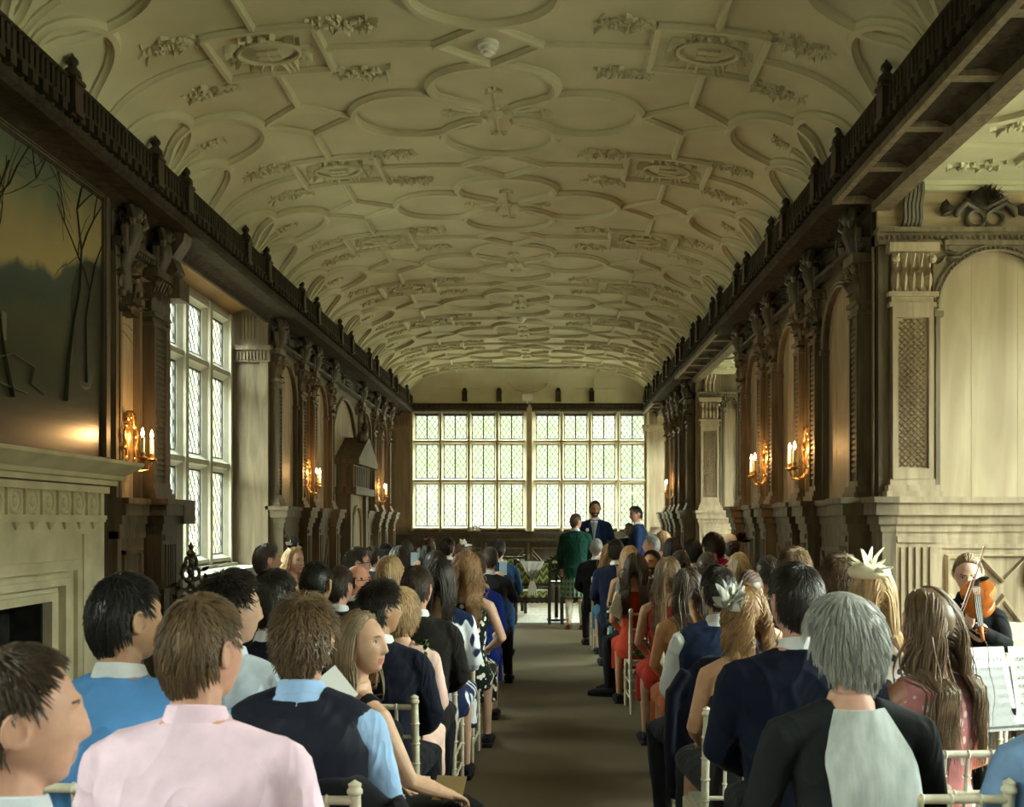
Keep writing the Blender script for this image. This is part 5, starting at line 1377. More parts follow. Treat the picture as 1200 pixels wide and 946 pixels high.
def lipm(c): return plain('lips',c,.45) if ('lip',c) not in MC else MC[('lip',c)]
def hairm(c,c2=None):
    k=('hair',c,c2)
    if k in MC: return MC[k]
    m,nt,b=new_mat('hair'); t=tex(nt,'Noise',60,(1,1,.18),Detail=5); c2=c2 or tuple(min(1,q*2.1+.01) for q in c)
    t2=tex(nt,'Noise',9,Detail=3); mx=nt.nodes.new('ShaderNodeMath'); mx.operation='MULTIPLY_ADD'; mx.inputs[1].default_value=.6; nt.links.new(t.outputs['Fac'],mx.inputs[0])
    m2=nt.nodes.new('ShaderNodeMath'); m2.operation='MULTIPLY'; m2.inputs[1].default_value=.4; nt.links.new(t2.outputs['Fac'],m2.inputs[0]); nt.links.new(m2.outputs[0],mx.inputs[2])
    nt.links.new(ramp(nt,mx.outputs[0],[(.38,c),(.62,c2)]),b.inputs['Base Color']); b.inputs['Roughness'].default_value=.42; b.inputs['Specular IOR Level'].default_value=.55; MC[k]=m; return m
FAIR,PINK,TAN,DARKER=(.58,.36,.25),(.62,.34,.25),(.46,.26,.15),(.38,.21,.12)
HB={'black':(.006,.005,.005),'dark':(.014,.009,.006),'brown':(.035,.020,.011),'light_brown':(.10,.060,.028),'sandy':(.13,.08,.042),'dark_blond':(.13,.085,.042),'blond':(.30,.20,.10),'honey':(.20,.11,.045),'platinum':(.45,.36,.24),'grey':(.22,.22,.21),'darkgrey':(.055,.052,.05),'red':(.045,.018,.009)}
def part(mesh,name,mats,parent):
    mats=mats if isinstance(mats,(list,tuple)) else [mats]
    while len(mesh.materials)<len(mats): mesh.materials.append(M['plaster'])
    o=bpy.data.objects.new(name,mesh); COL.objects.link(o); o.parent=parent
    for i,m in enumerate(mats): o.material_slots[i].link='OBJECT'; o.material_slots[i].material=m
    return o
M['eye_white']=plain('eye_white',(.75,.72,.68),.25); M['iris']=plain('iris',(.05,.035,.02),.2); M['black']=plain('black_plastic',(.01,.01,.01),.3)
def eyes(root,P,closed=False):
    hs=1.0 if P.sex=='m' else .955; hc=np.array(P.hc)
    for sx in (-1,1):
        c=hc+P.R@(np.array([sx*.031,.0705,.010])*hs)
        b=MB(); b.ell((0,0,0),(.0118,.0105,.0066),12,8); b.tube([(.0135*math.cos(a),.0075*math.sin(a)*.6+.0055,.0074*math.sin(a)) for a in [PI*j/8 for j in range(9)]],.0016,5,mi=1); e=b.obj('eye',[M['eye_white'],M['black']],root,smooth=60); e.location=c; e.rotation_euler=Matrix(P.R).to_euler()
        b=MB(); b.ell((0,.0085,0),(.0055,.0035,.0058),10,6); b.obj('iris',M['iris'],e,smooth=60)
def person(label,px,py,s,sex='m',hair='short',hc='brown',outfit='jacket',col=(.02,.025,.05),col2=None,kind='plain',skinc=FAIR,yaw=0,hy=0,hp=0,ht=0,lean=0,tilt=0,vox=None,chair=None,face=False,glasses=False,legs=None,armL=None,armR=None,stand=False,trouser=(.015,.016,.02),shoe=(.01,.008,.007),group=None,wide=1.0,cx=0,seed=None,lip=(.40,.19,.15),beard=None,k=None):
    seed=hash_s(label) if seed is None else seed
    P=Pose(sex,stand,hy,hp,ht,lean,tilt,armL,armR,legs,wide); vox=vox or (.0055 if s>250 else (.0065 if s>150 else .0085))
    Y=F_PX/s; zt=CAMH-(py-CY)/s; k=k or zt/((1.435)+P.zo); k=max(.86,min(1.10,k))
    hx=Matrix.Rotation(math.radians(yaw),3,'Z')@Vector((P.hc[0],P.hc[1],0))*k
    x=(px-CX)/s-hx.x; y=Y-hx.y
    r=empty('person',(x,y,0),math.radians(yaw)); r.scale=(k,k,k); tag(r,label,'person',group)
    H=hairm(HB[hc]); S=skin(skinc); part(body_mesh(P,vox),'body',[S,lipm(lip) if sex=='f' else lipm(tuple(q*.72 for q in skinc)),H],r)
    gv=.009 if s>200 else .012
    if hair:
        h=part(hair_mesh(hair,seed,sex),'hair',H,r); h.location=P.hc; h.rotation_euler=Matrix(P.R).to_euler()
    if beard:
        b=MB(); pts=HPS.copy(); D=pts/np.array([.077,.096,.118]); m=np.where((pts[...,2]<-.034)&(pts[...,2]>-.112)&(pts[...,1]>.022),1.0,-1.0)*np.where((np.abs(pts[...,0])<.026)&(np.abs(pts[...,2]+.066)<.012)&(pts[...,1]>.05),-1,1)
        q=HP+D*(.0030*m-.0012)[...,None]; grid_to(b,q); o=b.obj('beard',hairm(HB[beard]),r,smooth=60); o.location=P.hc; o.rotation_euler=Matrix(P.R).to_euler()
    col=tuple(col)
    if outfit in('jacket','coat'):
        part(garment(P,'jacket',gv,seed),'jacket',fabric(col,kind,col2),r); part(garment(P,'collar'),'shirt_collar',fabric((.72,.73,.75)),r)
    elif outfit=='shirt':
        part(garment(P,'shirt',gv,seed),'shirt',fabric(col),r); part(garment(P,'collar'),'shirt_collar',fabric(col),r)
    elif outfit=='vest':
        part(garment(P,'shirt',gv,seed),'shirt',fabric(col2),r); part(garment(P,'collar'),'shirt_collar',fabric(col2),r); part(garment(P,'vest',gv,seed),'waistcoat',fabric(col,rough=.55),r)
    else: part(garment(P,outfit,gv,seed),'top' if outfit=='top' else 'dress',fabric(col,kind,col2),r)
    if sex=='m' and trouser: part(garment(P,'trousers',.012,seed),'trousers',fabric(trouser),r)
    for sd in (-1,1): part(shoe_mesh(P,sd),'shoe',plain('shoe_leather',shoe,.3) if ('sh',shoe) not in MC else MC[('sh',shoe)],r)
    MC.setdefault(('sh',shoe),r.children[-1].material_slots[0].material)
    if face: eyes(r,P)
    if glasses:
        b=MB(); R=P.R; hcn=np.array(P.hc); hs=1 if sex=='m' else .955
        up=.075 if glasses=='up' else 0
        f=lambda q:tuple(hcn+R@(np.array(q)*hs))
        for sx in (-1,1):
            b.tube([f((sx*.034+.024*math.cos(a),.088-up*.9,.008+up*1.05+.018*math.sin(a))) for a in [2*PI*j/16 for j in range(17)]],.0022,5)
            b.tube([f((sx*.057,.086-up*.8,.012+up)),f((sx*.085,.05-up*.5,.012+up*.9)),f((sx*.088,-.015,.008+up*.5))],.0025,5)
            if glasses=='up': b.ell(f((sx*.034,.088-up*.9,.008+up*1.05)),(.022,.006,.016),10,6,R=Matrix(R))
        b.tube([f((-.012,.092-up*.9,.012+up*1.05)),f((.012,.092-up*.9,.012+up*1.05))],.0022,5); b.obj('glasses',M['black'],r,smooth=50)
    if chair:
        sh=0 if s>250 else (.09 if s>180 else .13)
        if abs(yaw)>60: place_chair(x-.055*math.sin(math.radians(yaw)),y+.055*math.cos(math.radians(yaw)),math.radians(yaw),chair,None,k)
        else: place_chair(x+cx+(-sh if x<-.2 else sh),y+.055,math.radians(yaw*.3),chair,None,k)
    r['_']=0; del r['_']
    return r,P,k
def on_head(r,P,k,local,sc_=1.0):
    """helper: child-space location on the head"""
    return Vector(np.array(P.hc)+P.R@np.array(local))
def feathers(r,P,loc,m1,m2,n=26,L=.11,name='fascinator',seed=1,base=None,wid=.03):
    o=on_head(r,P,1,loc); rnd=random.Random(seed); b=MB()
    for i in range(n):
        a=rnd.uniform(0,2*PI); e=rnd.uniform(.1,1.3); d=Vector(P.R@np.array([math.cos(a)*math.cos(e),math.sin(a)*math.cos(e)-.2,math.sin(e)])); side=d.orthogonal().normalized(); n_=d.cross(side)
        l=L*rnd.uniform(.5,1.15); w=wid*rnd.uniform(.6,1.2); cv=rnd.uniform(-.4,.4)
        L0=[]; 
        for t in (0,.3,.6,.85,1):
            c=Vector((0,0,0))+d*l*t+n_*l*cv*t*t; ww=w*(math.sin(PI*min(t*.9+.08,1))**.7); L0.append([(c-side*ww)[:],(c+n_*.004)[:],(c+side*ww)[:],(c-n_*.003)[:]])
        b.ring(L0,True,mi=i%2)
    if base: b.ell((0,0,0),base,18,8,mi=0,R=Matrix(P.R))
    ob=b.obj(name,[m1,m2],r,smooth=60); ob.location=o; return ob
# ------------------------------------------------------------------ the guests, left block
NAVY=(.008,.010,.020); BLACK=(.008,.008,.009); CHAR=(.03,.03,.032)
CH='limewashed chiavari chair '
person('man at the near left corner, brown hair, ear and cheek in profile',22,757,700,hair='short',hc='brown',outfit='shirt',col=(.62,.66,.74),hy=-52,yaw=-6,skinc=PINK)
person('man in a light blue suit jacket with short dark hair by the fireplace',148,672,413,hc='black',col=(.10,.28,.62),hy=-30,yaw=-8,skinc=TAN,chair=CH+'under the man in the light blue suit',trouser=(.09,.26,.52),wide=1.04,vox=.005)
person('man in a pale pink shirt seen from behind, large in the left foreground',237,697,511,hc='light_brown',outfit='shirt',col=(.82,.60,.74),hy=-22,yaw=-4,skinc=PINK,chair=CH+'under the man in the pink shirt',wide=1.08,vox=.005)
person('man in a dark navy waistcoat over a pale blue shirt, tousled brown hair',357,697,409,hair='messy',hc='light_brown',outfit='vest',col=(.012,.014,.026),col2=(.34,.52,.82),hy=-6,yaw=-3,skinc=PINK,chair=CH+'under the man in the navy waistcoat and pale blue shirt',vox=.005)
wt=person('young woman looking back over the aisle with long dark blond hair and bare arms',424,715,339,'f','long','dark_blond','dress',BLACK,hy=-62,yaw=-46,hp=4,skinc=(.60,.36,.24),face=True,chair=CH+'under the young woman looking back, beside the left aisle edge',vox=.0042,armR=[(.25,.06,.83),(.17,.30,.72)],lip=(.50,.17,.14))
person('man with wavy dark brown hair in a white shirt behind the pink shirt',270,670,344,hair='curly_short',hc='dark',outfit='shirt',col=(.60,.68,.78),hy=-45,yaw=-8,skinc=FAIR,chair=CH+'under the man in the white shirt')
person('man with smooth dark hair in a navy suit, left of the tousled brown head',322,667,298,hc='dark',col=NAVY,hy=-22,chair=CH+'under the navy-suited man beside the left window')
person('man in a navy suit with sunglasses pushed up on dark hair',446,681,268,hair='curly_short',hc='dark',col=NAVY,hy=-42,yaw=-8,skinc=TAN,glasses='up',chair=CH+'under the man with sunglasses on his head')
person('blond woman in a pale pink wrap behind the man with sunglasses',470,689,241,'f','layered','blond','sleeved',(.80,.55,.48),hy=-20,chair=CH+'under the blond woman in pale pink')
person('man in a black suit jacket with short brown hair on the left aisle edge',489,663,218,hc='brown',col=(.014,.012,.011),hy=-18,skinc=PINK,chair=CH+'under the man in the black jacket on the left aisle edge')
person('woman with a dark bob in a navy and white splashed dress',516,655,198,'f','bob','dark','sleeved',(.010,.02,.06),(.75,.78,.82),'splash',chair=CH+'under the woman in the navy and white dress')
person('woman with honey curls in a black dress with white flowers',546,646,172,'f','curly','honey','dress',(.010,.014,.012),(.75,.76,.66),'floral',chair=CH+'under the woman in the black floral dress',hy=-5,armR=[(.25,.0,.84),(.15,.24,.74)])
person('woman with brown updo and a royal blue shawl on the left aisle edge',558,647,150,'f','updo','brown','sleeved',(.008,.024,.18),chair=CH+'under the woman in the royal blue shawl')
ph=person('grey-haired man in a dark suit leaning into the aisle to take a picture',574,641,120,hair='receding',hc='darkgrey',col=(.022,.026,.032),hy=-10,lean=.06,tilt=.06,legs=[((-.09,.04,.575),(-.05,.42,.555),(-.02,.36,.09)),((.09,.04,.575),(.2,.40,.555),(.22,.36,.09))],armR=[(.27,.16,.90),(.13,.36,1.09)],chair=CH+'under the grey-haired man in the dark suit')
person('man in a bright blue suit at the front of the left aisle edge',584,632,100,hair='short',hc='dark',col=(.02,.055,.14),hy=-15,trouser=(.03,.08,.2),chair=CH+'under the man in the bright blue suit')
person('grey-haired man in a blue suit near the left wall panelling',313,637,153,hair='short',hc='darkgrey',col=(.05,.12,.28),hy=-42,yaw=-12,skinc=PINK)
fw=person('woman with long pale blond hair turned to the aisle by the left panelling',345,641,134,'f','long','blond','dress',(.02,.02,.02),hy=-60,yaw=-60,face=True,vox=.006)
feathers(fw[0],fw[1],(-.02,-.02,.115),fabric((.8,.8,.78)),fabric((.01,.01,.012)),16,.10,seed=3)
person('man with cropped black hair in a dark suit left of the brown-haired man',371,657,220,hair='crop',hc='black',col=(.012,.012,.018),hy=-15,skinc=TAN)
person('brown-haired man in a dark suit with a white collar, beside the balding man',397,663,200,hc='brown',col=(.012,.014,.024),hy=-25,skinc=PINK)
person('balding man with flushed face and glasses in the left block',419,661,169,hair='balding',hc='brown',col=(.015,.016,.02),hy=-62,yaw=-12,skinc=(.66,.30,.20),glasses=True,face=True)
person('tall man with greying hair and glasses, left of the balding man and further on',418,641,157,hair='short',hc='darkgrey',col=(.015,.016,.02),hy=-60,yaw=-8,skinc=PINK,glasses=True,face=True)
person('woman with straight blond hair below the raised phone',457,651,183,'f','bob','blond','dress',(.02,.02,.03),hy=-10)
pp=person('dark-haired woman holding up a phone to take a picture, left block',467,640,127,'f','bob','dark','sleeved',(.03,.02,.03),hy=-12,armR=[(.24,.12,.90),(.14,.30,1.16),(0,-1,0),(0,.1,1)])
person('woman with black hair and a pearl headband, left block',497,640,118,'f','bob','black','dress',(.05,.02,.03))
person('dark-haired woman just in front of the woman with the headband',511,646,135,'f','layered','dark','dress',(.02,.02,.04))
person('man with dark brown hair near the front left, beside the white flower hat',525,630,95,hc='dark',col=(.03,.035,.05),hy=-20,skinc=PINK)
fa=person('woman with a white flower on brown hair in the front left rows',541,636,100,'f','updo','brown','dress',(.25,.1,.1),hy=-10)
feathers(fa[0],fa[1],(.04,-.02,.09),M['petal'],fabric((.8,.8,.78)),16,.09,seed=8)
fa=person('woman in a lacy dark red headpiece in the front left rows',503,631,89,'f','updo','brown','dress',(.2,.03,.04),hy=5)
feathers(fa[0],fa[1],(0,0,.10),fabric((.16,.02,.03)),fabric((.4,.3,.25)),40,.07,seed=9,wid=.02)
person('light brown-haired woman beside the honey curls, left block',549,642,127,'f','long','light_brown','dress',(.3,.3,.12),hy=-5)
person('dark-haired man in the left front rows against the wainscot',452,637,104,hc='black',col=BLACK)
person('woman with a dark bob in the left front rows against the wainscot',476,633,93,'f','bob','dark','dress',(.03,.03,.08))
person('man with brown hair far left in the front rows',436,640,112,hc='brown',col=(.03,.03,.04),hy=-20)
# ---- right block
gw=person('woman with a grey bob in charcoal linen with a pale grey back panel',990,697,425,'f','layered','grey','sleeved',(.014,.016,.018),hy=28,hp=-8,ht=-6,lean=.03,yaw=6,skinc=PINK,wide=1.2,vox=.005,glasses='up')
place_chair((1067-CX)/420,2.82+.02,0,CH+'nearest the camera on the right, behind the grey-haired woman')
person('man in a navy suit with short dark hair in front of the grey-haired woman',933,660,345,hc='dark',col=(.007,.010,.023),hy=14,skinc=PINK,wide=1.1,vox=.005,tilt=-.03)
place_chair((975-CX)/334,F_PX/334+.1,0,CH+'at the left shoulder of the grey-haired woman')
lw=person('woman with very long wavy brown hair in a pink patterned dress',1086,690,340,'f','wavy','light_brown','dress',(.55,.22,.22),(.80,.66,.58),'floral',hy=22,yaw=10,skinc=PINK,chair=CH+'under the woman with very long wavy hair',vox=.005)
cw=person('woman with blond ringlets in a dark strapless dress and feather fascinator',870,686,285,'f','curly','honey','strapless',(.03,.03,.035),hy=24,yaw=6,skinc=(.58,.33,.2),chair=CH+'under the woman with blond ringlets')
M['feather']=fabric((.62,.60,.52)); M['feather_dark']=fabric((.28,.29,.28))
feathers(cw[0],cw[1],(-.085,-.02,.045),M['feather'],M['feather_dark'],44,.12,seed=2,wid=.022)
hw=person('woman in a cream disc hat over straight blond hair',1022,662,282,'f','bob','blond','sleeved',(.55,.52,.48),(.04,.04,.05),'floral',hy=10)
feathers(hw[0],hw[1],(-.02,-.01,.10),fabric((.78,.74,.58)),fabric((.85,.80,.60)),20,.11,'cream_hat',seed=5,base=(.085,.10,.040),wid=.018)
rb=person('man in a light blue shirt cut off by the right edge of the frame',1262,735,435,hc='brown',outfit='shirt',col=(.22,.36,.62),wide=1.05,chair=CH+'with a dark jacket over it at the right edge')
person('man with curly light brown hair in the right block near the pale bay',985,650,241,hair='curly_short',hc='light_brown',col=(.03,.03,.035),hy=10,skinc=PINK)
person('man with sandy brown hair further forward near the right wall',931,642,197,hair='messy',hc='sandy',col=(.02,.025,.04))
person('woman with dark hair in a knot near the right wall',900,651,178,'f','updo','dark','dress',(.02,.02,.02),hy=15,skinc=TAN)
wv=person('man in a navy satin waistcoat and white shirt on the right aisle edge',842,663,241,hc='dark',outfit='vest',col=(.012,.022,.058),col2=(.62,.64,.68),hy=10,chair=CH+'draped with a navy jacket, under the man in the satin waistcoat',legs=[((-.09,.04,.575),(-.26,.36,.56),(-.24,.30,.09)),((.09,.04,.575),(.12,.43,.555),(.12,.42,.09))])
person('woman with long dark side-swept hair and a bare tanned back',806,665,197,'f','long','brown','strapless',(.35,.10,.04),skinc=(.50,.26,.12),hy=18,ht=-4,chair=CH+'under the woman with the bare back')
person('woman with long straight brown hair in a red sleeveless dress on the right aisle edge',783,652,170,'f','long','light_brown','dress',(.32,.022,.014),skinc=(.5,.3,.2),hy=5,chair=CH+'under the woman in the red dress, at the right aisle edge')
tm=person('dark-haired bearded man looking back at the camera from the right block',764,645,127,hair='short',hc='black',col=(.012,.014,.022),hy=80,yaw=70,skinc=TAN,face=True,beard='black',vox=.006)
person('woman with wavy brown hair in an orange-red dress on the right aisle edge',745,648,137,'f','wavy','brown','dress',(.40,.045,.018),skinc=(.55,.3,.18),hy=-5,chair=CH+'under the woman in the orange-red dress')
person('blond woman with loose waves ahead of the orange-red dress',738,640,117,'f','wavy','blond','dress',(.1,.25,.3),hy=5,skinc=TAN)
person('dark-haired man in a navy suit at the right aisle edge, four rows from the front',722,632,108,hc='dark',col=(.011,.016,.04),hy=-10,chair=CH+'under the navy-suited man near the front right')
person('blond woman in the second row on the right, beside the navy suit',714,637,99,'f','long','honey','dress',(.05,.15,.25),chair=CH+'under the blond woman near the front right')
person('older man with cropped grey hair in a black suit in the front row right',699,631,92,hair='crop',hc='grey',col=BLACK,hy=-10,skinc=PINK,chair=CH+'under the grey-cropped man in the front row')
person('man with grey hair looking left in the front right rows',763,627,94,hair='short',hc='grey',col=(.03,.03,.04),hy=70,skinc=PINK,yaw=10)
person('woman with short blond hair at the front right below the end pilaster',777,623,86,'f','layered','honey','dress',(.2,.2,.22),hy=20)
person('woman with black hair in the front right rows',788,630,112,'f','bob','black','dress',(.02,.02,.03))
person('man with black hair right of the black-haired woman',812,632,120,hc='black',col=BLACK,hy=15)
person('woman with dark brown hair between the tanned back and the wall rows',797,645,147,'f','updo','dark','dress',(.02,.02,.03),hy=5)
person('tall man with thick dark hair near the second right bay',836,625,127,hair='messy',hc='dark',col=(.02,.02,.025),hy=10)
fr_=person('brown-haired woman with a crimson flower in her hair',829,647,157,'f','updo','brown','dress',(.04,.03,.03),hy=5)
feathers(fr_[0],fr_[1],(.075,.0,.03),fabric((.45,.02,.06)),fabric((.30,.015,.04)),26,.085,'crimson_flower',seed=4,wid=.03)
fp_=person('woman with pale blond hair just right of the crimson flower',866,648,145,'f','bob','platinum','dress',(.03,.03,.05),hy=5)
fh=person('woman in a white hat with black flowers near the second right bay',856,629,116,'f','updo','dark','dress',(.3,.3,.3),hy=5)
feathers(fh[0],fh[1],(-.02,0,.10),fabric((.78,.77,.72)),fabric((.78,.77,.72)),6,.07,'white_hat',seed=6,base=(.085,.09,.06)); feathers(fh[0],fh[1],(.10,-.02,.09),fabric((.012,.01,.012)),fabric((.10,.03,.05)),26,.09,'black_flower',seed=7)
person('red-brown-haired woman turned to the right behind the blond ringlets',878,668,217,'f','updo','red','dress',(.03,.02,.02),hy=-40,face=True,skinc=(.62,.38,.27))
# ---- wedding party, standing
def standing(*a,**k): return person(*a,stand=True,**k)
km=standing('man in a green jacket and green tartan kilt standing with his back to the guests',675,602,78,hair='short',hc='light_brown',outfit='jacket',col=(.009,.052,.038),hy=-35,yaw=-14,trouser=None,skinc=PINK,shoe=(.10,.03,.015),wide=1.06,armR=[(.27,.05,1.20),(.22,.27,1.12),(0,0,1)])
b=MB(); n=72
def kring(r0,z,amp): return [((r0+(amp*(.5+.5*math.sin(24*t)) if math.sin(t)<.5 else 0))*math.cos(t),(r0*.82+(amp*(.5+.5*math.sin(24*t)) if math.sin(t)<.5 else 0))*math.sin(t),z) for t in [2*PI*k/n for k in range(n)]]
b.ring([kring(.172,1.03,.0),kring(.19,.92,.006),kring(.215,.70,.018),kring(.225,.53,.024),kring(.21,.53,.018),kring(.17,.9,.0)],True)
o=b.obj('kilt',fabric((.02,.1,.06),'plaid'),km[0],smooth=50)
for sd in (-1,1):
    b=MB(); b.lathe([(.040,.09),(.044,.14),(.058,.28),(.063,.38),(.062,.44),(.068,.445),(.068,.475),(.055,.478)],(sd*.108,-.004,0),16); b.obj('knee_sock',fabric((.72,.70,.60)),km[0],smooth=50)
gr=standing('groom in a navy suit and waistcoat with a blue tie facing the guests',697,587,75,hair='short',hc='dark',outfit='jacket',col=(.012,.025,.075),hy=14,hp=-8,yaw=172,skinc=TAN,face=True,beard='brown',armL=[(-.28,.04,1.22),(-.24,.26,1.20),(0,0,1)],armR=[(.27,.04,1.22),(.14,.26,1.17),(0,0,1)],trouser=(.02,.05,.15))
b=MB(); b.add([(-.055,.118,1.54),(.055,.118,1.54),(0,.150,1.24),(-.05,.05,1.56),(.05,.05,1.56),(0,.05,1.24)],[(0,1,2),(3,5,4),(0,2,5,3),(1,4,5,2),(0,3,4,1)]); b.obj('shirt_front',fabric((.75,.77,.80)),gr[0],smooth=0)
b=MB(); b.tube([(0,.125,1.545),(0,.136,1.52),(0,.146,1.46),(0,.158,1.36),(0,.160,1.30)],[.012,.017,.014,.022,.010],8,flat=.4); b.obj('tie',fabric((.16,.30,.45)),gr[0],smooth=50)
b=MB(); 
for sx in (-1,1): b.tube([(sx*.062,.10,1.55),(sx*.07,.130,1.47),(sx*.045,.148,1.36),(sx*.012,.152,1.25)],[.014,.024,.022,.008],6,flat=.4)
b.obj('lapel',fabric((.015,.035,.12)),gr[0],smooth=50)
b=MB(); 
for k_ in range(6): b.ell((.10+.014*math.cos(k_),.142,1.42+.014*math.sin(k_)),(.014,.012,.014),6,5)
b.obj('buttonhole_flower',M['petal'],gr[0],smooth=50)
standing('dark-haired man in a charcoal suit standing behind the groomsman',737,614,72,hair='crop',hc='black',outfit='jacket',col=(.03,.03,.03),hy=-25,yaw=165,skinc=DARKER,face=True)
standing('groomsman in a navy suit standing turned to the left before the end window',745,593,77,hair='short',hc='dark',outfit='jacket',col=(.012,.026,.08),hy=28,hp=-14,yaw=84,skinc=PINK,face=True,trouser=(.02,.05,.14))
# ---- violinist in the right bay
vn=person('woman violinist in black playing in the pale panelled bay',1134,647,196,'f','updo','dark_blond','shirt',(.008,.008,.010),hy=8,hp=-22,yaw=150,skinc=(.68,.44,.34),face=True,vox=.005,
  armL=[(-.22,.12,.90),(-.05,.30,1.02),(-.3,-.3,.6),(.05,.1,1),1],armR=[(.29,.10,.93),(.20,.34,1.00),(0,.2,1)],trouser=None,chair=CH+'under the violinist in the bay')
r_,P_,k_=vn
part(garment(P_,'trousers',.012),'trousers',fabric((.008,.008,.01)),r_)
def world_of(r,p): 
    m=Matrix.Translation(r.location)@r.rotation_euler.to_matrix().to_4x4()@Matrix.Diagonal((*r.scale,1)); return m@Vector(p)
def violin():
    v=empty('violin'); tag(v,'orange-brown violin held under the chin of the woman in black','violin')
    wdm=wood('violin_varnish',(.30,.07,.015),(.55,.18,.04),.22,(3,3,9)); out=[]
    n=48
    for k in range(n):
        t=2*PI*k/n; y=.178*math.sin(t); w=.098+.012*(-math.sin(t)); waist=1-.38*math.exp(-((y-.01)/.045)**2); out.append((w*waist*math.copysign(abs(math.cos(t))**.75,math.cos(t)),y))
    b=MB(); b.ring([[(x*.97,y*.98,-.018) for x,y in out],[(x,y,-.014) for x,y in out],[(x,y,.014) for x,y in out],[(x*.97,y*.98,.018) for x,y in out],[(x*.5,y*.5,.026) for x,y in out]]); b.obj('violin_body',wdm,v,smooth=40)
    b=MB(); b.box(-.012,.012,.15,.31,.008,.026); b.obj('neck',wdm,v,smooth=0)
    b=MB(); b.tube([(0,.31,.02),(0,.35,.02),(0,.375,.012),(0,.385,-.006),(0,.37,-.014),(0,.36,-.004)],[.012,.012,.011,.010,.009,.008],8)
    for k in range(4): b.tube([(-.028 if k%2 else .028,.325+k*.012,.018),(0,.325+k*.012,.018)],[.006,.003],6)
    b.obj('scroll',wdm,v,smooth=50)
    b=MB(); b.ring([[(-.014,.30,.027),(.014,.30,.027),(.014,.30,.032),(-.014,.30,.032)],[(-.021,.03,.042),(.021,.03,.042),(.021,.03,.050),(-.021,.03,.050)]]); b.obj('fingerboard',M['black'],v,smooth=0)
    b=MB(); b.box(-.021,.021,-.033,-.028,.024,.052); b.obj('bridge',M['limewash'],v,smooth=0)
    b=MB(); b.ring([[(-.012,-.05,.046),(.012,-.05,.046),(.012,-.05,.04),(-.012,-.05,.04)],[(-.02,-.15,.034),(.02,-.15,.034),(.02,-.15,.026),(-.02,-.15,.026)]]); b.obj('tailpiece',M['black'],v,smooth=0)
    for i in range(4):
        x=(i-1.5)*.0095; b=MB(); b.tube([(x*.7,.31,.034),(x,-.03,.054),(x*.7,-.06,.045)],.0009,4); b.obj('string',M['white'],v,smooth=0)
    for sx in (-1,1): b=MB(); b.tube([(sx*.042,-.05,.0235),(sx*.036,-.02,.0245),(sx*.04,.02,.0245)],.0028,5); b.obj('sound_hole',M['black'],v,smooth=0)
    b=MB(); b.ell((-.04,-.15,.03),(.035,.022,.008),12,6); b.obj('chin_rest',M['black'],v,smooth=60)
    return v
v=violin()
Ys=F_PX/200
A=Vector(((1140-CX)/202,F_PX/202,CAMH-(686-CY)/202)); B=Vector(((1146-CX)/218,F_PX/218,CAMH-(748-CY)/218))   # chin end -> scroll
yv=(B-A).normalized(); nv=Vector((-.45,-.75,.35)); nv=(nv-yv*nv.dot(yv)).normalized(); xv=yv.cross(nv)
v.matrix_world=Matrix.Translation(A+yv*.13+Vector((0,-.06,0)))@Matrix((xv[:],yv[:],nv[:])).transposed().to_4x4()
b=MB(); p0=Vector(((1150-CX)/212,F_PX/212-.05,CAMH-(640-CY)/212)); p1=Vector(((1120-CX)/216,F_PX/216-.06,CAMH-(724-CY)/216)); d=(p1-p0)
b.tube([p0[:],(p0+d*.5+Vector((.006,0,.006)))[:],p1[:]],.0035,6); bw=b.obj('violin_bow',wood('bow_stick',(.10,.03,.01),(.2,.07,.02),.3),smooth=50); tag(bw,'dark violin bow held upright across the violin','bow')
b=MB(); b.tube([(p0+Vector((-.012,-.004,0)))[:],(p1+Vector((-.014,-.004,0)))[:]],.0018,4); b.obj('bow_hair',M['white'],bw,smooth=0)
b=MB(); b.box(-.006,.006,-.012,.012,-.02,.02); f=b.obj('frog',M['black'],bw,smooth=0); f.location=p1+Vector((-.004,0,.03))
